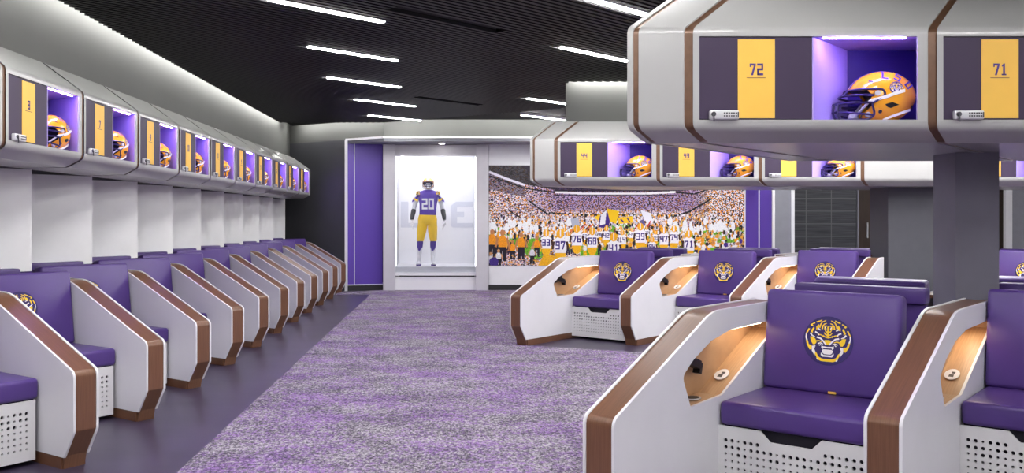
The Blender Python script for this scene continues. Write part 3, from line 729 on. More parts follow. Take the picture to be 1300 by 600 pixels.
# tiled wall and door further back
wall('wall_tiled', [(6.0, 17.9), (7.84, 17.9)], 0.0, ZT, M['tile'], 0.12)
g = G(); g.box(7.84, 7.87, 17.86, 17.92, 0.0, ZT); struct(g.build('trim_8', M['midgrey']))
g = G(); g.box(7.87, 8.90, 17.92, 17.97, 0.02, 2.15); dr = struct(g.build('door_1', M['doorbrown']))
g = G(); g.box(8.03, 8.05, 17.86, 17.90, 0.95, 1.25); g.box(8.03, 8.05, 17.88, 17.925, 0.96, 0.98); g.box(8.03, 8.05, 17.88, 17.925, 1.22, 1.24); g.build('door_handle', M['chrome'], dr)
wall('wall_back_far', [(7.84, 18.0), (11.6, 18.0)], 0.0, ZT, mat('brown_grey_wall', srgb(96, 84, 74), 0.6, noise=0.05), 0.12)
# grey panel with white uprights behind the far bay of the second row
g = G(); g.box(10.2, 10.32, 17.0, 17.08, 0.0, 2.9); struct(g.build('trim_9', M['trim']))
g = G(); g.box(10.32, 10.58, 17.02, 17.08, 0.0, 2.9); struct(g.build('wall_back_panel', M['midgrey']))
g = G(); g.box(10.58, 10.64, 17.0, 17.08, 0.0, 2.9); struct(g.build('trim_10', M['trim']))
g = G(); g.box(10.64, 11.55, 17.04, 17.10, 0.0, 2.9); struct(g.build('wall_back_brown', M['wood']))
wall('wall_right', [(11.6, 18.2), (11.6, -5.0)], 0.0, ZT, M['wallpanel'], 0.12)
wall('wall_front', [(11.6, -5.0), (-3.8, -5.0)], 0.0, ZT, M['wallpanel'], 0.12)
# ceiling: ribbed metal running at 45 degrees
ZC = 3.01
HALF = [((1, 0), -3.04), ((-1, 0), -11.5), ((0, 1), -4.9), ((0, -1), -16.20)]   # n.p >= k
cn = Vector((e.y, -e.x)); HALF.append(((cn.x, cn.y), cn.dot(DC) + 0.16))
BH = [(1.40, 11.36), (7.6, 11.36), (8.4, 12.2), (2.24, 12.2)]                 # hole round the bulkhead
SLOT = []
DIA = Vector((1, 1)).normalized()
strips = []
for x0, y0 in ((-1.42, 7.08), (-1.42, 9.02), (-1.50, 11.00), (-1.39, 13.02), (-1.38, 15.05)): strips.append((x0, y0, 1.17, True))
for x0, y0 in ((0.78, 6.80), (1.05, 9.05), (1.04, 12.92), (1.12, 15.02)): strips.append((x0, y0, 1.17, True))
for x0, y0 in ((3.9, 9.3), (3.6, 13.4), (6.0, 5.4), (6.0, 8.2), (6.0, 13.8), (8.6, 4.4), (8.6, 8.0), (8.6, 13.8), (-1.42, 5.05), (-1.42, 3.0), (-1.42, 1.0), (-1.42, -1.2), (0.80, 4.75), (0.80, 0.6), (0.8, -1.5), (3.2, -0.2), (5.6, 0.6), (-1.42, -3.4), (3.2, -2.6), (8.0, 1.6), (8.2, -1.5), (-2.75, 4.2), (-2.75, 2.2), (-2.75, 0.2), (-2.75, -1.8), (-2.75, -4.0), (2.7, 6.1), (2.9, 8.1), (4.6, 7.4), (4.9, 9.1), (6.0, 6.8), (5.3, 14.9), (7.6, 15.0), (5.0, 12.6), (3.4, 15.0), (2.9, 2.2), (0.80, 2.75), (5.4, 2.6), (3.9, 6.0), (4.0, 8.2), (6.3, 9.0), (7.6, 6.6)): strips.append((x0, y0, 1.17, True))  # unseen strips; many are added only to brighten the rows and back wall
slots = [(-0.50, 7.39, 1.3), (-0.51, 12.75, 1.3)]
N45 = Vector((1, -1)).normalized()
gaps = []
for x0, y0, L, _ in strips: p = Vector((x0, y0)); gaps.append((p.dot(N45), p.dot(DIA) - 0.01, p.dot(DIA) + L + 0.01, 0.05))
for x0, y0, L in slots: p = Vector((x0, y0)); gaps.append((p.dot(N45), p.dot(DIA), p.dot(DIA) + L, 0.07))
def clip(c):
    lo, hi = -60.0, 60.0; o = N45 * c
    for (nx, ny), k in HALF:
        n = Vector((nx, ny)); den = n.dot(DIA); num = k - n.dot(o)
        if abs(den) < 1e-9:
            if num > 0: return None
            continue
        s = num / den
        if den > 0: lo = max(lo, s)
        else: hi = min(hi, s)
    return (lo, hi) if hi > lo else None
def hole(c):
    o = N45 * c; ss = []
    for i in range(4):
        a, b = Vector(BH[i]), Vector(BH[(i + 1) % 4]); d = b - a
        den = DIA.x * d.y - DIA.y * d.x
        if abs(den) < 1e-9: continue
        w = a - o; s = (w.x * d.y - w.y * d.x) / den; tt = (w.x * DIA.y - w.y * DIA.x) / den
        if 0 <= tt <= 1: ss.append(s)
    return (min(ss), max(ss)) if len(ss) >= 2 else None
g = G(); pitch = 0.072; c = -16.0
while c < 13:
    iv = clip(c + pitch / 2)
    if iv:
        ivs = [iv]
        cuts = [h for h in [hole(c + pitch / 2)] if h] + [(s0, s1) for cc, s0, s1, hw in gaps if abs(c + pitch / 2 - cc) < hw]
        for h0, h1 in cuts:
            nx = []
            for a, b in ivs:
                if h1 <= a or h0 >= b: nx.append((a, b)); continue
                if h0 > a: nx.append((a, h0))
                if h1 < b: nx.append((h1, b))
            ivs = nx
        for a, b in ivs:
            P = lambda cc, s, z: (N45.x * cc + DIA.x * s, N45.y * cc + DIA.y * s, z)
            prof = [(c, ZC + 0.034), (c + 0.014, ZC + 0.034), (c + 0.020, ZC), (c + 0.060, ZC), (c + 0.066, ZC + 0.034), (c + pitch, ZC + 0.034)]
            for (c0, z0), (c1, z1) in zip(prof[:-1], prof[1:]): g.quad(P(c0, a, z0), P(c0, b, z0), P(c1, b, z1), P(c1, a, z1))
    c += pitch
struct(g.build('ceiling', M['ceiling'], angle=20, recalc=False))
# black slab over the ribs, stopping short of the cove gap; roof over everything
g = G()
g.prism([(-3.01, -4.9), (11.5, -4.9), (11.5, 11.30), (-3.01, 11.30)], lambda p, h: (p[0], p[1], h), 3.06, 3.10)
g.prism([(-3.01, 11.30), (1.36, 11.30), (2.26, 12.24), (2.26, 16.15), (-1.3, 16.15), (-3.01, 17.25)], lambda p, h: (p[0], p[1], h), 3.06, 3.10)
g.prism([(2.26, 12.24), (11.5, 12.24), (11.5, 16.15), (2.26, 16.15)], lambda p, h: (p[0], p[1], h), 3.06, 3.10)
struct(g.build('ceiling_slab', M['plenum']))
g = G(); g.box(-3.9, 11.8, -5.2, 19.2, ZT, ZT + 0.1); struct(g.build('ceiling_roof', M['plenum']))
# bulkhead over the second locker run
g = G(); g.prism([(1.40, 11.45), (7.6, 11.45), (8.3, 12.12), (2.07, 12.12)], lambda p, h: (p[0], p[1], h), 2.452, ZT); struct(g.build('wall_bulkhead', M['wallgrey']))
# cove lamps lying on the slab edge
g = G(); g.box(-3.05, -3.02, -4.8, 16.7, 3.105, 3.125); t_ = g.build('cove_light', M['cove']); tag(t_, 'continuous white cove light washing the long side wall', 'light')
g = G(); strip_along(g, [tuple(DC + cn * 0.15 + e * 0.15), tuple(HC1 + cn * 0.15)], 0.025, 3.105, 3.125); g.box(HC1.x, 6.1, 16.17, 16.195, 3.105, 3.125)
tag(g.build('cove_light', M['cove']), 'white cove light above the display case wall', 'light')
g = G(); g.box(1.45, 7.5, 11.22, 11.38, 3.105, 3.125)
tag(g.build('cove_light', M['cove']), 'white cove light over the bulkhead above locker 44', 'light')

# recessed strip lights
vis = ['strip light nearest the camera in the column over the left seats', 'second strip light in the column over the left seats', 'third strip light in the column over the left seats', 'fourth strip light in the column over the left seats', 'last strip light of the left column, close to the display case wall',
       'strip light cut by the top of the frame above locker 72', 'strip light just beside the corner of the locker 72 run', 'small strip light beside the grey bulkhead, upper of two', 'small strip light beside the grey bulkhead, lower of two']
proto = None
for i, (x0, y0, L, on) in enumerate(strips):
    if proto is None:
        proto = thing('ceiling_light', 'x', 'light')
        gg = G(); gg.box(0, L, -0.032, 0.032, 0.004, 0.06); gg.build('housing', M['trim'], proto)
        gg = G(); gg.box(0.012, L - 0.012, -0.026, 0.026, -0.006, 0.0035); gg.build('diffuser', M['strip'], proto)
        o = proto
    else: o = copy_tree(proto)
    o.location = (x0, y0, ZC); o.rotation_euler = (0, 0, R(45))
    if i < len(vis): tag(o, 'white ' + vis[i], 'light', 'recessed strip lights')
    else: tag(o, 'white recessed strip light out of view, many added to brighten the room', 'light', 'recessed strip lights out of view')
for i, (x0, y0, L) in enumerate(slots):
    g = G(); p = Vector((x0, y0)); q = p + DIA * L; n = N45 * 0.06
    g.prism([tuple(p - n), tuple(q - n), tuple(q + n), tuple(p + n)], lambda k, h: (k[0], k[1], h), 3.045, 3.058)
    tag(g.build('ceiling_slot', M['plenum']), ['long black air slot in the ribbed ceiling near the camera', 'short black air slot in the ribbed ceiling far back'][i], 'vent')
# downlight in the recess soffit
t_ = thing('downlight', 'small round downlight in the soffit above the display case', 'light', (-0.20, 16.75, 2.70))
g = G(); ring = [(0.07 * math.cos(w * PI / 10), 0.07 * math.sin(w * PI / 10)) for w in range(20)]
g.prism(ring, lambda p, h: (p[0], p[1], h), -0.012, 0.0); g.build('bezel', M['trim'], t_)
g = G(); g.prism([(x * 0.75, y * 0.75) for x, y in ring], lambda p, h: (p[0], p[1], h), -0.016, -0.0125); g.build('lens', M['downlamp'], t_)

# ------------------------------------------------------------------ rows
TR = R(41); TL = R(36)
WR = U * math.cos(TR); WL = U * math.cos(TL)
# right rows
seatR = make_seat(0.85, 1.35, WR, lit=True)
seatD = None
def place_right(o, x, y, lab, grp): o.location = (x, y, 0.0); o.rotation_euler = (0, 0, -TR); tag(o, lab, 'seat', grp)
R1 = (0.589, 3.830); R2 = (0.652, 9.70)
GRP = 'purple locker seats'
place_right(seatR, R1[0], R1[1], 'large purple locker seat under locker 72, nearest in the right foreground', GRP)
o = copy_tree(seatR); place_right(o, R1[0] + U, R1[1], 'purple locker seat under locker 71, cut by the right edge of the frame', GRP)
for k, lab in ((0, 'purple locker seat under locker 44, first of the second row'), (1, 'purple locker seat under locker 43, second of the second row'), (2, 'purple locker seat beside the dark column, third of the second row'), (4, 'purple locker seat beyond the grey post at the right edge of the frame')):
    o = copy_tree(seatR); place_right(o, R2[0] + U * k, R2[1], lab, GRP)
# seats on the far side of both islands, seen only over the backrests
seatO = make_seat(0.85, 1.35, WR, ledge=False)
first = True
for cx, cy, (x0, y0), ks, labs in ((2.245, 5.155, R1, (0, -1, -2), ['back of the seat behind the one under locker 72', 'back of the seat behind the one under locker 71', 'back of the seat beyond locker 71, out of frame']),
                             (2.30, 11.03, R2, (0, -1, -2), ['back of the seat behind the one under locker 44', 'back of the seat behind the one under locker 43', 'pale-lit back of the seat behind the third of the second row'])):
    for k, lab in zip(ks, labs):
        if lab.endswith('frame'): continue
        o = seatO if first else copy_tree(seatO); first = False
        o.location = (2 * cx - x0 - U * k, 2 * cy - y0, 0); o.rotation_euler = (0, 0, PI - TR); tag(o, 'purple ' + lab, 'seat', 'seats facing the other way')
# short end panel closing the second row at the column
t_ = thing('row_divider', 'short white end panel with brown armrest before the dark column', 'panel', (R2[0] + 3 * U, R2[1], 0), -TR); side_panel(t_, False, 0.95)
g = G(); bd = [(min(v, 0.95), z) for v, z in BOARD]; g.prism(bd, lambda p, h: (h, p[0], p[1]), PT - 0.013, PT); g.build('side_board', M['white'], t_)
# left row
seatL = make_seat(0.90, 1.365, WL, gap=0.004)
for k in range(-1, 10):
    o = seatL if k == -1 else copy_tree(seatL)
    o.location = (-2.055, 4.867 + U * k, 0); o.rotation_euler = (0, 0, PI / 2 - TL)
    tag(o, 'purple locker seat with white side panels, %s from the near end of the left row' % ORD[k + 1], 'seat', GRP)
t_ = thing('row_divider', 'white end panel with brown armrest closing the far end of the left row', 'panel', (-2.055, 4.867 + U * 10, 0), PI / 2 - TL); side_panel(t_, False, 1.50)
g = G(); bd = [(min(v, 1.50), z) for v, z in BOARD]; g.prism(bd, lambda p, h: (h, p[0], p[1]), PT - 0.013, PT); g.build('side_board', M['white'], t_)
# white angled wall panels over the left seats
pd = Vector((math.sin(TL), math.cos(TL)))
wp = None
for k in range(0, 11):
    end = Vector((-3.12, 5.68 + 1.146 * k)); L = 0.96
    if wp is None:
        g = G(); g.box(-L, 0, 0, 0.02, 0.94, 1.692); wp = g.build('wall_panel', M['wallpanel']); o = wp
    else: o = wp.copy(); COL.objects.link(o)
    o.location = (end.x, end.y, 0); o.rotation_euler = (0, 0, math.atan2(pd.y, pd.x))
    tag(o, 'white angled wall panel above the left seats, %s from the near end' % ORD[k], 'panel', 'angled wall panels'); o['kind'] = 'thing'

# overhead runs
tR = math.tan(TR)
lkR = make_locker(1.65, True, tR, 0.86)
A1 = (1.084, 4.33); A2 = (1.130, 10.33)
nums = []
def place_locker(o, x, y, rz, lab, grp='overhead lockers'): o.location = (x, y, 0); o.rotation_euler = (0, 0, rz); tag(o, lab, 'locker', grp)
blank = make_locker(1.65, True, tR, 0.86, blank=True)
spots = [(lkR, A1[0], A1[1], 'white overhead locker numbered 72 in the right foreground', '72'), (None, A1[0] + U, A1[1], 'white overhead locker numbered 71 cut by the right edge', '71'),
         (None, A2[0], A2[1], 'white overhead locker numbered 44 at the end of the second run', '44'), (None, A2[0] + U, A2[1], 'white overhead locker numbered 43 in the second run', '43'),
         (None, A2[0] + 2 * U, A2[1], 'white overhead locker right of 43, its number hidden by the near run', None), (None, A2[0] + 4 * U, A2[1], 'white overhead locker beyond the grey post in the second run', None)]
for o, x, y, lab, n in spots:
    o = o or copy_tree(lkR); place_locker(o, x, y, 0, lab); nums.append((o, n))
place_locker(blank, A2[0] + 3 * U, A2[1], 0, 'plain white overhead bay without door, just before the grey post', None)
lkL = make_locker(0.525, False, 0.30, math.tan(TL))
LN = [None, '8', '7', '3', '10', '11', '4', '5', '6', '9', '2']
for j in range(11):
    o = lkL if j == 0 else copy_tree(lkL)
    place_locker(o, -2.62, 4.213 + U * j, PI / 2, 'white overhead locker on the left wall, %s from the near end' % ORD[j]); nums.append((o, LN[j]))
for o, n in nums:
    if n: door_number(o, n)
ec = make_endcap(1.65, True, tR, -1); ec.location = (A1[0], A1[1], 0); tag(ec, 'white end cap with bronze bands left of locker 72', 'fascia')
o2 = copy_tree(ec); o2.location = (A2[0], A2[1], 0); tag(o2, 'white end cap with bronze bands left of locker 44, far away', 'fascia')
ec = make_endcap(0.525, False, 0.30, 1); ec.location = (-2.62, 4.213 + 11 * U, 0); ec.rotation_euler = (0, 0, PI / 2); tag(ec, 'white end cap at the far end of the left overhead lockers', 'fascia')

# helmets
hm = make_helmet(); used = False
def place_helmet(x, y, rz, lab):
    global used
    o = hm if not used else copy_tree(hm); used = True
    o.location = (x, y, OZ0 + 0.121); o.scale = (1.04, 1.04, 1.04); o.rotation_euler = (0, 0, rz); tag(o, lab, 'helmet', 'gold football helmets in the lockers')
ha, hb = 1.0, 0.165
for (x, y), k, lab in ((A1, 0, 'gold football helmet with dark face mask in locker 72'), (A2, 0, 'gold football helmet in locker 44'), (A2, 1, 'gold football helmet in locker 43'), (A2, 2, 'gold football helmet in the locker right of 43, half hidden by the near run')):
    place_helmet(x + U * k + ha, y + hb, R(-13), lab)
for j in range(1, 11):
    place_helmet(-2.62 - 0.16, 4.213 + U * j + ha - 0.005, R(78), 'gold football helmet in the %s locker from the near end of the left wall' % ORD[j])

# columns under the runs
g = G(); g.box(2.768, 3.008, 5.075, 5.31, 0.0, 1.692); struct(g.build('column', M['columngrey']), 'grey post between the backs of the near seats', 'column')
g = G(); g.box(5.10, 5.66, 10.80, 11.27, 0.0, 1.692); struct(g.build('column', M['columndark']), 'charcoal column behind the end panel of the second row', 'column')
# green sign glow seen under the end of the second run

# ------------------------------------------------------------------ display case
dc = thing('display_case', 'tall lit white display case holding the mannequin in uniform', 'display case', (0, 0, 0))
YG = 17.02
g = G(); g.box(-1.285, -1.062, YG - 0.06, 18.3, 0.0, 2.69); g.build('pillar', M['pillar'], dc)
g = G(); g.box(0.425, 0.648, YG - 0.06, 18.3, 0.0, 2.69); g.build('pillar', M['pillar'], dc)
g = G(); g.box(-1.062, 0.425, YG, YG + 0.12, 2.50, 2.69); g.build('header', M['pillar'], dc)
g = G(); g.box(-1.062, 0.425, YG - 0.005, YG + 0.06, 2.478, 2.50); g.box(-1.062, 0.425, YG - 0.01, YG + 0.06, 0.275, 0.33); g.build('frame', M['trim'], dc)
g = G(); g.box(-1.062, 0.425, YG + 0.02, YG + 0.05, 0.0, 0.250); g.build('plinth', M['casewhite'], dc)
g = G(); g.box(-1.062, 0.425, YG + 0.06, 18.25, 0.30, 0.437); g.build('platform', M['casewhite'], dc)
g = G(); g.box(-1.062, 0.425, 18.20, 18.25, 0.437, 2.62); bp_ = g.build('back_panel', M['casewhite'], dc)
for p in [[(-1.03, 1.15), (-0.62, 1.15), (-0.62, 1.24), (-0.88, 1.24), (-0.88, 1.66), (-1.03, 1.66)], [(0.0, 1.15), (0.40, 1.15), (0.40, 1.24), (0.08, 1.24), (0.08, 1.36), (0.22, 1.36), (0.22, 1.46), (0.08, 1.46), (0.08, 1.56), (0.40, 1.56), (0.40, 1.66), (0.06, 1.66), (-0.04, 1.58), (-0.04, 1.18)]]:
    g = G(); g.prism(p, lambda q, h: (q[0], h, q[1]), 18.194, 18.20); g.build('letter', M['casegrey'], bp_)
g = G(); g.box(-1.062, 0.425, YG + 0.06, 18.25, 2.62, 2.66); g.build('case_ceiling', M['casewhite'], dc)
g = G(); g.box(-1.0, 0.37, YG + 0.12, YG + 1.0, 2.60, 2.618); g.build('lamp_panel', M['caselamp'], dc)
for x0, x1 in ((-1.061, -1.052), (0.415, 0.424)):
    g = G(); g.box(x0, x1, YG + 0.07, YG + 0.10, 0.45, 2.46); g.build('edge_light', M['edgelamp'], dc)
g = G(); g.box(-1.062, 0.425, YG + 0.008, YG + 0.018, 0.33, 2.478); g.build('glass_pane', M['glass'], dc)

# ------------------------------------------------------------------ mannequin
def skin(name, verts, edges, m, parent=None, sub=2, root=0):
    """verts: (x, y, z, rx, ry)"""
    me = bpy.data.meshes.new(name); me.from_pydata([v[:3] for v in verts], edges, [])
    o = link(name, me); md = o.modifiers.new('k', 'SKIN'); md.use_smooth_shade = True
    for i, v in enumerate(verts):
        sv = me.skin_vertices[0].data[i]; sv.radius = (v[3], v[4]); sv.use_root = (i == root)
    s = o.modifiers.new('s', 'SUBSURF'); s.levels = sub; s.render_levels = sub
    bake(o); o.data.materials.clear(); o.data.materials.append(m); finish(o.data, 60)
    if parent is not None: o.parent = parent
    return o
mq = thing('mannequin', 'white mannequin in purple number 20 jersey, gold pants and gold helmet', 'mannequin', (-0.47, 17.55, 0.437))
sh = 0.075
B = [(-0.01, 0, 0.93, .13, .10), (0, 0, 1.10, .12, .09), (0, 0, 1.28, .15, .10), (0, 0, 1.40, .07, .07), (0, -0.01, 1.52, .075, .085), (0, -0.01, 1.60, .06, .07)]
E = [(0, 1), (1, 2), (2, 3), (3, 4), (4, 5)]
for sx, hx, kx, ax, fx in ((-1, -0.095, -0.15, -0.172, -0.18), (1, 0.075, 0.095, 0.085, 0.10)):
    n = len(B)
    B += [(hx, 0, 0.86, .085, .09), (kx, -0.02, 0.49, .055, .06), ((kx + ax) / 2, 0, 0.32, .052, .058), (ax, 0.015, 0.09, .034, .038), (fx, -0.03, 0.035, .036, .03), (fx + sx * 0.02, -0.12, 0.028, .034, .024)]
    E += [(0, n)] + [(n + i, n + i + 1) for i in range(5)]
    n = len(B)
    B += [(sx * 0.19, 0, 1.345, .065, .07), (sx * 0.245, 0.0, 1.20, .047, .05), (sx * 0.275, 0.0, 1.06, .04, .042), (sx * 0.298, -0.045, 0.94, .036, .038), (sx * 0.305, -0.07, 0.84, .024, .026)]
    E += [(2, n)] + [(n + i, n + i + 1) for i in range(4)]
body = skin('body', B, E, M['mannequin'], mq)
# forearm sleeves, gloves, socks, shoes
for sx in (-1, 1):
    skin('arm_sleeve', [(sx * 0.270, 0.0, 1.085, .048, .050), (sx * 0.282, -0.012, 1.02, .048, .050), (sx * 0.302, -0.05, 0.93, .041, .043), (sx * 0.307, -0.068, 0.855, .032, .033)], [(0, 1), (1, 2), (2, 3)], M['sleeve'], mq)
    hx, hy, hz = sx * 0.308, -0.075, 0.845
    V = [(hx, hy, hz, .028, .024), (hx, hy - 0.012, hz - 0.045, .040, .020), (hx - sx * 0.003, hy - 0.018, hz - 0.082, .038, .018)]
    Ed = [(0, 1), (1, 2)]
    for k, (off, ln) in enumerate(((-0.030, 0.055), (-0.010, 0.068), (0.011, 0.064), (0.031, 0.048))):
        n = len(V); bx = hx - sx * 0.008
        V += [(bx, hy - 0.022 + off, hz - 0.10, .0105, .0105), (bx - sx * 0.012, hy - 0.026 + off * 1.05, hz - 0.10 - ln * 0.55, .010, .010), (bx - sx * 0.030, hy - 0.028 + off * 1.05, hz - 0.10 - ln, .008, .008)]
        Ed += [(2, n), (n, n + 1), (n + 1, n + 2)]
    n = len(V); V += [(hx - sx * 0.022, hy - 0.045, hz - 0.06, .012, .012), (hx - sx * 0.040, hy - 0.060, hz - 0.095, .010, .010)]; Ed += [(1, n), (n, n + 1)]
    skin('glove', V, Ed, M['whitep'], mq, 1)
for kx, ax, fx, sx in ((-0.15, -0.172, -0.18, -1), (0.095, 0.085, 0.10, 1)):
    skin('sock', [(kx, -0.02, 0.50, .062, .066), ((kx + ax) / 2, 0.0, 0.36, .060, .066), (ax, 0.012, 0.235, .045, .048)], [(0, 1), (1, 2)], M['sock'], mq)
    skin('sock_cuff', [(ax, 0.012, 0.25, .046, .049), (ax, 0.015, 0.12, .043, .046)], [(0, 1)], M['whitep'], mq)
    s = skin('shoe', [(ax, 0.03, 0.10, .047, .050), (fx, 0.02, 0.045, .046, .042), (fx + sx * 0.008, -0.07, 0.038, .046, .034), (fx + sx * 0.018, -0.15, 0.030, .038, .026)], [(0, 1), (1, 2), (2, 3)], M['whitep'], mq)
    g = G(); g.box(fx - 0.045, fx + 0.045, -0.17, 0.075, 0.0, 0.022); g.build('sole', M['purple_ink'], s)
def loft(g, rings, n=20, mi=0):
    # rings: (centre, radius along x', radius along y', tilt about y)
    o = len(g.v)
    for (c, rx, ry, tl) in rings:
        for k in range(n):
            w = 2 * PI * k / n; x = math.copysign(abs(math.cos(w)) ** 0.85, math.cos(w)) * rx; y = math.copysign(abs(math.sin(w)) ** 0.85, math.sin(w)) * ry
            g.v.append((c[0] + x * math.cos(tl), c[1] + y, c[2] + x * math.sin(tl)))
    for i in range(len(rings) - 1):
        for k in range(n):
            l = (k + 1) % n; g.f.append((o + i * n + k, o + i * n + l, o + (i + 1) * n + l, o + (i + 1) * n + k)); g.m.append(mi)
    g.f.append(tuple(o + k for k in range(n - 1, -1, -1))); g.m.append(mi)
    g.f.append(tuple(o + (len(rings) - 1) * n + k for k in range(n))); g.m.append(mi)
g = G()
loft(g, [((-0.008, 0, 0.935), .150, .112, 0), ((-0.008, 0, 0.965), .162, .122, 0), ((-0.006, 0, 1.06), .160, .120, 0), ((-0.002, 0, 1.17), .166, .124, 0), ((0, 0, 1.27), .190, .132, 0), ((0, 0, 1.345), .215, .130, 0), ((0, 0, 1.395), .200, .112, 0), ((0, 0, 1.418), .120, .092, 0), ((0, -0.005, 1.435), .078, .078, 0)], 28)
for sx in (-1, 1):
    loft(g, [((sx * 0.12, 0, 1.35), .07, .095, sx * R(-40)), ((sx * 0.19, 0, 1.345), .085, .100, sx * R(-42)), ((sx * 0.235, 0, 1.285), .082, .095, sx * R(-36)), ((sx * 0.252, 0, 1.235), .074, .088, sx * R(-32))], 20)
jersey = g.build('jersey', M['jersey'], mq, angle=60)
g = G()
loft(g, [((-0.012, 0, 0.985), .150, .114, 0), ((-0.013, 0, 0.93), .172, .126, 0), ((-0.014, 0, 0.87), .183, .132, 0), ((-0.014, 0, 0.80), .180, .122, 0), ((-0.014, 0, 0.765), .150, .09, 0)], 28)
for hx, kx in ((-0.100, -0.148), (0.074, 0.096)):
    loft(g, [((hx, 0, 0.84), .088, .118, 0), (((hx * .7 + kx * .3), -0.005, 0.72), .094, .112, 0), (((hx * .4 + kx * .6), -0.012, 0.60), .083, .098, 0), ((kx, -0.018, 0.50), .070, .082, 0), ((kx, -0.02, 0.462), .062, .070, 0)], 20)
g.build('pants', M['pants'], mq, angle=60)
# jersey number, shoulder and cuff trim laid on the cloth
from mathutils.bvhtree import BVHTree
def lay(g, obj, polys, y_from, off, mi, cuts=3):
    bm0 = bmesh.new(); bm0.from_mesh(obj.data); tree = BVHTree.FromBMesh(bm0); bm0.free()
    for poly in polys:
        bm = bmesh.new(); vs = [bm.verts.new((x, 0, z)) for x, z in poly]; bm.faces.new(vs)
        bmesh.ops.triangulate(bm, faces=bm.faces[:]); bmesh.ops.subdivide_edges(bm, edges=bm.edges[:], cuts=cuts, use_grid_fill=True); bm.verts.index_update()
        pts = []
        for v in bm.verts:
            h = tree.ray_cast(Vector((v.co.x, y_from, v.co.z)), Vector((0, 1, 0)))
            pts.append((v.co.x, (h[0].y if h[0] else -0.1) - off, v.co.z))
        g.add(pts, [[v.index for v in f.verts] for f in bm.faces], mi); bm.free()
g = G(); lay(g, jersey, text_polys('20', 0.205, -0.004, 1.165, 0.86, 0.10), -1, 0.004, 0); o = g.build('number', M['whitep'], jersey, recalc=False); o['label'] = 'white number 20'
g = G()
for sx in (-1, 1):
    lay(g, jersey, [[(sx * 0.155, 1.345), (sx * 0.165, 1.425), (sx * 0.225, 1.40), (sx * 0.228, 1.33)]], -1, 0.004, 0)
    lay(g, jersey, [[(sx * 0.172, 1.35), (sx * 0.180, 1.42), (sx * 0.208, 1.41), (sx * 0.212, 1.34)]], -1, 0.007, 1)
    lay(g, jersey, [[(sx * 0.185, 1.245), (sx * 0.20, 1.205), (sx * 0.29, 1.262), (sx * 0.275, 1.285)]], -1, 0.004, 0)
g.build('shoulder_stripe', [M['emb_gold'], M['whitep']], jersey, recalc=False)
hq = copy_tree(hm)
for c_ in list(hq.children):
    c_.parent = None
hel = None
# the mannequin's helmet is worn: it becomes a part of the mannequin
for c_ in list(bpy.data.objects): pass
hold = [o for o in COL.objects if o.parent is None and o.type == 'MESH' and o.name.split('.')[0] in ('shell', 'liner', 'mask_clip', 'chin_strap', 'jaw_strap', 'chin_cup', 'face_mask')]
bpy.data.objects.remove(hq)
shell_ = [o for o in hold if o.name.split('.')[0] == 'shell'][0]
mx = Matrix.Translation((0.0, -0.02, 1.555)) @ Matrix.Rotation(R(90), 4, 'Z') @ Matrix.Scale(0.93, 4)
shell_.name = 'helmet'; shell_.parent = mq; shell_.matrix_local = mx
for o in hold:
    if o is not shell_: o.parent = shell_; o.matrix_local = Matrix.Identity(4)

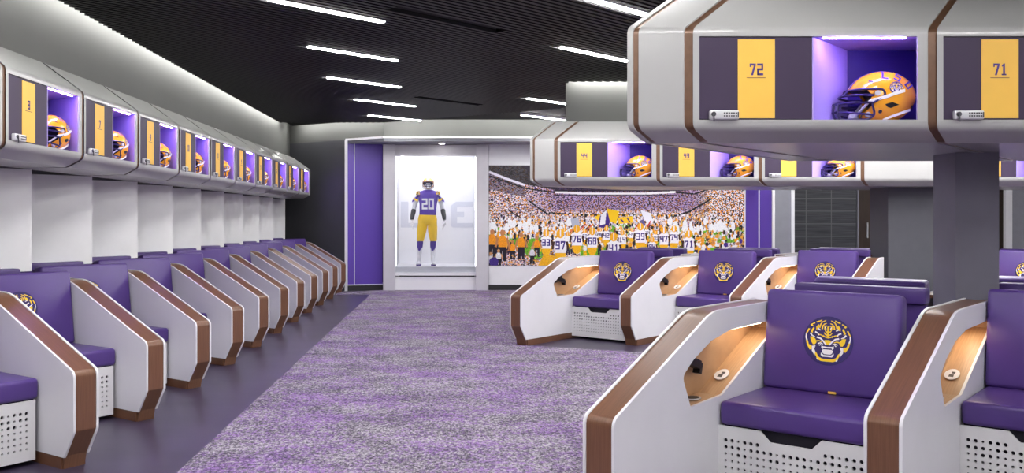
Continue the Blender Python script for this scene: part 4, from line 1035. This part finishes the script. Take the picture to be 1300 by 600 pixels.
# ------------------------------------------------------------------ mural: a printed photograph of a stadium crowd and a team
def paint():
    S = 2; Wp, Hp = 326, 127; w, h = Wp * S, Hp * S
    rg = np.random.default_rng(5); im = np.zeros((h, w, 3), np.float32)
    yy, xx = np.mgrid[0:h, 0:w].astype(np.float32) / S
    C = lambda *c: np.array(c, np.float32) / 255
    def poly(pts, col, jit=0.0):
        m = np.zeros((h, w), bool); n = len(pts)
        for i in range(n):
            x0, y0 = pts[i]; x1, y1 = pts[(i + 1) % n]
            cond = ((y0 > yy) != (y1 > yy))
            with np.errstate(divide='ignore', invalid='ignore'): xi = (x1 - x0) * (yy - y0) / (y1 - y0 + 1e-9) + x0
            m ^= cond & (xx < xi)
        im[m] = C(*col) * (1 + jit * (rg.random((m.sum(), 1)).astype(np.float32) - 0.5))
    def ellp(cx, cy, rx, ry, col, jit=0.0):
        x0, x1 = max(0, int((cx - rx) * S)), min(w, int((cx + rx) * S) + 2); y0, y1 = max(0, int((cy - ry) * S)), min(h, int((cy + ry) * S) + 2)
        if x1 <= x0 or y1 <= y0: return
        m = ((xx[y0:y1, x0:x1] - cx) / rx) ** 2 + ((yy[y0:y1, x0:x1] - cy) / ry) ** 2 < 1
        im[y0:y1, x0:x1][m] = C(*col) * (1 + jit * (rg.random((m.sum(), 1)).astype(np.float32) - 0.5))
    def line(pts, wd, col):
        for (x0, y0), (x1, y1) in zip(pts[:-1], pts[1:]):
            d = math.hypot(x1 - x0, y1 - y0) + 1e-6; nx, ny = -(y1 - y0) / d * wd / 2, (x1 - x0) / d * wd / 2
            poly([(x0 + nx, y0 + ny), (x1 + nx, y1 + ny), (x1 - nx, y1 - ny), (x0 - nx, y0 - ny)], col)
    # crowd speckle: blocks about one print dot wide, in two sizes
    pal = np.array([(244, 240, 244), (220, 210, 218), (240, 168, 50), (58, 40, 50), (150, 104, 84), (180, 158, 200), (26, 20, 28), (112, 76, 150)], np.float32) / 255
    def speck(px, p):
        hh, ww = h // px + 1, w // px + 1
        return np.kron(pal[rg.choice(8, size=(hh, ww), p=p)], np.ones((px, px, 1), np.float32))[:h, :w]
    a1 = speck(2, [.24, .17, .14, .14, .11, .06, .09, .05]); a2 = speck(3, [.24, .15, .16, .15, .10, .05, .11, .04])
    im[:] = np.where((yy > 52)[..., None] & (rg.random((h, w, 1)) > .5), a2, a1)
    tintv = np.array((126, 92, 158), np.float32) / 255
    vio = (np.clip((xx - 40) / 50, 0, 1) * np.clip((60 - yy) / 6, 0, 1) * np.clip((300 - xx) / 40, 0, 1))[..., None]
    im[:] = im * (1 - 0.45 * vio) + 0.82 * tintv * (0.45 * vio) * (0.5 + 0.9 * im.mean(-1, keepdims=True))
    lowst = (np.clip((yy - 60) / 4, 0, 1) * np.clip((80 - yy) / 6, 0, 1) * np.clip((xx - 60) / 40, 0, 1) * np.clip((270 - xx) / 30, 0, 1))[..., None]
    im[:] = im * (1 - 0.30 * lowst) + np.array((236, 214, 218), np.float32) / 255 * 0.30 * lowst
    rt = (np.clip((xx - 262) / 20, 0, 1) * np.clip((82 - yy) / 8, 0, 1))[..., None]
    im[:] = im * (1 - rt) + rt * speck(2, [.27, .11, .22, .16, .10, .02, .11, .01])
    far = rg.random((h, w, 1)).astype(np.float32)
    def region(pts, col, mix):
        m = np.zeros((h, w), bool); n = len(pts)
        for i in range(n):
            (x0, y0), (x1, y1) = pts[i], pts[(i + 1) % n]; cond = ((y0 > yy) != (y1 > yy)); xi = (x1 - x0) * (yy - y0) / (y1 - y0 + 1e-9) + x0; m ^= cond & (xx < xi)
        im[m] = im[m] * (1 - mix) + C(*col) * mix
    region([(0, 0), (78, 0), (88, 32), (60, 26), (46, 24), (0, 8)], (30, 26, 34), 0.72)
    region([(40, 0), (326, 0), (326, 20), (285, 27), (240, 33), (86, 33), (60, 14)], (54, 42, 72), 0.72)
    region([(0, 8), (46, 26), (46, 40), (0, 30)], (60, 46, 70), 0.45)
    line([(0, 8), (20, 16), (46, 25)], 3.0, (238, 236, 248)); line([(0, 13), (46, 29), (84, 34)], 1.6, (34, 28, 40))
    line([(84, 33.5), (120, 35.5), (200, 35.5), (238, 33.5)], 2.8, (248, 244, 255)); line([(82, 37.2), (240, 37.2)], 1.3, (48, 36, 70)); line([(82, 32), (240, 31.6)], 1.2, (44, 34, 60))
    line([(238, 34), (262, 36), (285, 28)], 1.8, (40, 32, 46))
    line([(50, 44), (66, 56), (76, 62)], 2.0, (26, 20, 30)); line([(24, 56), (40, 66)], 1.4, (36, 28, 40))
    line([(76, 60), (110, 62.5), (240, 63.5), (256, 58), (284, 42)], 2.2, (30, 24, 36))
    for x in range(78, 250, 6): line([(x, 61.4 + min(1.6, (x - 78) / 20)), (x + random.choice([2, 3, 4]), 61.4 + min(1.6, (x - 78) / 20))], 1.6, random.choice([(246, 184, 44), (246, 240, 248), (236, 200, 110), (246, 184, 44)]))
    line([(146, 28.5), (178, 29.5)], 1.8, (226, 196, 30))
    # grass between the people
    for x, y, rx, ry in ((30, 92, 30, 10), (60, 104, 16, 14), (14, 84, 20, 6), (110, 100, 26, 10), (190, 96, 40, 14), (250, 86, 46, 5), (300, 90, 30, 8), (262, 104, 18, 16), (210, 112, 20, 12), (136, 112, 20, 14), (176, 80, 26, 6), (312, 82, 14, 4)): ellp(x, y, rx, ry, (122, 176, 58), 0.5)
    # far sideline crowd
    for i in range(1500):
        x = rg.uniform(0, 326); y = 62 + rg.random() ** 0.8 * 30; s = 0.8 + (y - 60) / 30
        ellp(x, y, 0.9 * s, 1.5 * s, [(240, 238, 242), (206, 200, 212), (236, 168, 52), (48, 34, 42), (226, 190, 120), (140, 92, 62)][rg.choice(6, p=[.33, .12, .2, .2, .07, .08])], 0.2)
    # pompoms and white poles of the front rank
    for i in range(46):
        x = rg.uniform(0, 120) if i < 22 else rg.uniform(230, 326); y = rg.uniform(70, 84); ellp(x, y, rg.uniform(1.8, 3.4), rg.uniform(3.5, 7), (240, 240, 244), 0.12)
    # flags
    poly([(140, 66), (150, 54), (156, 62), (152, 80), (140, 78)], (84, 56, 140)); poly([(150, 54), (166, 58), (162, 74), (154, 70)], (246, 206, 44)); poly([(143, 62), (150, 56), (148, 74), (141, 76)], (236, 234, 240)); poly([(134, 66), (142, 62), (140, 70)], (246, 206, 44))
    poly([(164, 66), (184, 64), (184, 72), (166, 74)], (246, 206, 44)); line([(168, 68), (172, 72)], 1.5, (84, 56, 140)); line([(176, 66), (180, 72)], 1.5, (84, 56, 140))
    poly([(193, 56), (206, 60), (210, 72), (202, 74), (196, 64)], (240, 240, 246))
    for k in range(5): line([(184 + k * 4, 84 - k * 0.5), (190 + k * 4, 74 - k)], 1.4, (206, 70, 80) if k % 2 == 0 else (240, 236, 240))
    poly([(192, 70), (197, 68), (200, 76), (193, 78)], (120, 110, 160))
    for k in range(6): line([(96 + k * 5, 86), (112 + k * 4, 74)], 1.2, (220, 110, 110) if k % 2 else (240, 238, 242))
    poly([(104, 68), (114, 66), (116, 76), (106, 78)], (186, 190, 206))
    # standing people
    def fig(x, y, s, top, bot, head=(220, 170, 110), cap=None):
        ellp(x, y + 4.6 * s, 2.2 * s, 3.4 * s, top, 0.25); poly([(x - 1.9 * s, y + 7 * s), (x + 1.9 * s, y + 7 * s), (x + 2.1 * s, y + 14 * s), (x + 0.4 * s, y + 14 * s), (x, y + 9 * s), (x - 0.4 * s, y + 14 * s), (x - 2.1 * s, y + 14 * s)], bot, 0.3)
        line([(x - 2.2 * s, y + 2.5 * s), (x - 3.4 * s, y + 7 * s)], 1.1 * s, head); line([(x + 2.2 * s, y + 2.5 * s), (x + 3.4 * s, y + 7 * s)], 1.1 * s, head)
        ellp(x, y, 1.25 * s, 1.5 * s, head, 0.1)
        if cap: ellp(x, y - 0.6 * s, 1.4 * s, 1.3 * s, cap, 0.1)
    def player(x, y, s, num, gold=(244, 184, 44), noback=False):
        ellp(x, y + 12.5 * s, 4.2 * s, 6 * s, (246, 190, 46), 0.15)
        poly([(x - 5.4 * s, y + 1 * s), (x - 2 * s, y - 1.4 * s), (x + 2 * s, y - 1.4 * s), (x + 5.4 * s, y + 1 * s), (x + 4.6 * s, y + 11 * s), (x - 4.6 * s, y + 11 * s)], (244, 241, 248), 0.06); line([(x - 4.4 * s, y + 3 * s), (x - 4.2 * s, y + 10 * s)], 0.8 * s, (206, 200, 216))
        line([(x - 5.2 * s, y + 2 * s), (x - 6.2 * s, y + 8 * s)], 1.8 * s, (84, 50, 38)); line([(x + 5.2 * s, y + 2 * s), (x + 6.2 * s, y + 8 * s)], 1.8 * s, (84, 50, 38))
        ellp(x, y - 4.2 * s, 3.0 * s, 3.6 * s, gold, 0.15); line([(x, y - 7.4 * s), (x, y - 1.6 * s)], 0.9 * s, (240, 236, 240))
        if num:
            for p in text_polys(num, 6.4 * s, 0, 0, 0.9): poly([(x + a, y + 5.0 * s - b) for a, b in p], (74, 48, 140))
    mids = []
    for i in range(150):
        x = rg.uniform(0, 326); y = rg.uniform(80, 100); mids.append((y, x))
    for y, x in sorted(mids):
        s = 0.55 + (y - 80) / 36
        k = rg.random()
        fig(x, y, s, (240, 238, 242) if k < .5 else (238, 170, 44) if k < .8 else (52, 40, 56), (240, 186, 50) if k < .4 else (232, 228, 236) if k < .6 else (58, 42, 84), cap=(244, 184, 44) if k < .35 else (240, 240, 244) if k < 0.6 else None)
    for x, y, s, n in ((150, 80, .62, '22'), (168, 82, .68, '27'), (182, 84, .7, '45'), (201, 82, .62, '38'), (212, 88, .72, '18'), (96, 84, .7, '85'), (122, 86, .75, '53'), (142, 84, .6, '8'), (100, 90, .8, '')): player(x, y, s, n)
    for x, y, s, n in ((149.5, 84, .95, '42'), (170, 89, 1.0, '14'), (236, 85, 1.2, '74'), (223, 87, 1.2, '47'), (193, 83, 1.35, '39'), (111.8, 86, 1.4, '76'), (131.6, 89, 1.35, '68'), (72.7, 91, 1.3, '33'), (208, 98, 1.0, '94'), (90.8, 93, 1.62, '97'), (255, 92.5, 1.4, '71'), (159, 97, 1.55, '41')): player(x, y, s, n)
    # gold-shirted front figures and photographers at the left, huddle at the right
    for x, y, s in ((4, 84, 2.3), (17, 85, 2.6), (41, 88, 2.2), (61, 92, 1.7), (30, 97, 1.6)): fig(x, y, s, (238, 160, 40), (46, 34, 60), (196, 140, 100))
    for x, y, s in ((55, 104, 1.5), (12, 108, 1.5), (2, 112, 1.6)): fig(x, y, s, (222, 220, 228), (40, 34, 40), (206, 160, 120))
    for i in range(26): x = rg.uniform(28, 66); y = rg.uniform(112, 126); line([(x, y), (x + rg.uniform(-8, 8), y + rg.uniform(-5, 5))], 1.0, [(34, 32, 40), (150, 150, 156), (238, 176, 60)][i % 3])
    poly([(62, 127), (70, 112), (82, 114), (92, 127)], (244, 184, 50), 0.2); ellp(78, 120, 4, 5, (240, 186, 60), 0.2); ellp(6, 122, 6, 6, (84, 60, 140), 0.2); ellp(84, 124, 4, 4, (96, 70, 150), 0.2)
    for i in range(70):
        x = rg.uniform(262, 326); y = rg.uniform(92, 124); ellp(x, y, rg.uniform(1.2, 3), rg.uniform(1.4, 3.2), [(240, 168, 52), (240, 236, 240), (60, 44, 60), (92, 64, 150), (210, 150, 96)][rg.choice(5, p=[.3, .26, .2, .12, .12])], 0.2)
    poly([(281, 127), (283, 104), (290, 104), (290, 127)], (124, 190, 60), 0.25)
    im = (im - 0.5) * 1.2 + 0.44
    return np.clip(im, 0, 1), w, h
im, mw, mh = paint()
X0, X1, Z0, Z1 = 0.668, 5.405, 0.455, 2.312
xs = np.linspace(X0, X1, mw + 1); zs = np.linspace(Z1, Z0, mh + 1)
gx, gz = np.meshgrid(xs, zs)
co = np.stack([gx, np.full_like(gx, BY - 0.012), gz], -1).reshape(-1, 3)
i0 = (np.arange(mh)[:, None] * (mw + 1) + np.arange(mw)[None, :]).reshape(-1)
faces = np.stack([i0, i0 + mw + 1, i0 + mw + 2, i0 + 1], -1)
me = bpy.data.meshes.new('mural'); nf = len(faces)
me.vertices.add(len(co)); me.vertices.foreach_set('co', co.astype(np.float32).ravel())
me.loops.add(nf * 4); me.loops.foreach_set('vertex_index', faces.astype(np.int32).ravel())
me.polygons.add(nf); me.polygons.foreach_set('loop_start', (np.arange(nf) * 4).astype(np.int32))
me.update(calc_edges=True); me.validate()
at = me.color_attributes.new('print', 'FLOAT_COLOR', 'CORNER')
lin = np.where(im <= 0.04045, im / 12.92, ((im + 0.055) / 1.055) ** 2.4).reshape(-1, 3)
rgba = np.concatenate([lin, np.ones((nf, 1))], 1); rgba = np.repeat(rgba, 4, 0)
at.data.foreach_set('color', rgba.astype(np.float32).ravel())
mm = bpy.data.materials.new('mural_print'); mm.use_nodes = True
b = mm.node_tree.nodes['Principled BSDF']; b.inputs['Roughness'].default_value = 0.45
ca = mm.node_tree.nodes.new('ShaderNodeVertexColor'); ca.layer_name = 'print'; mm.node_tree.links.new(ca.outputs[0], b.inputs['Base Color'])
me.materials.append(mm)
mo = thing('mural_picture', 'wide stadium mural of a cheering crowd and football team on the back wall', 'mural', (0, 0, 0))
link('print', me, mo)
g = G(); g.box(X0, X1, BY - 0.011, BY - 0.001, Z0, Z1); g.build('backing_board', M['trim'], mo)

# ------------------------------------------------------------------ camera, world, view
cam = bpy.data.cameras.new('camera'); co_ = bpy.data.objects.new('camera', cam); COL.objects.link(co_)
co_.location = (0, 0, EYE); co_.rotation_euler = (R(90), 0, 0)
cam.sensor_width = 36; cam.lens = 1170 / 1300 * 36; cam.shift_x = 75 / 1300; cam.shift_y = -23 / 1300; cam.clip_end = 100
sc = bpy.context.scene; sc.camera = co_
wd = bpy.data.worlds.new('world'); sc.world = wd; wd.use_nodes = True
wd.node_tree.nodes['Background'].inputs[0].default_value = (0.5, 0.5, 0.55, 1); wd.node_tree.nodes['Background'].inputs[1].default_value = 0.05
sc.view_settings.view_transform = 'Standard'; sc.view_settings.look = 'None'; sc.view_settings.gamma = 1.0; sc.view_settings.use_curve_mapping = False
sc.view_settings.exposure = 0.0
sc.cycles.max_bounces = 8; sc.cycles.diffuse_bounces = 5; sc.cycles.use_denoising = True
sc.cycles.sample_clamp_indirect = 8.0
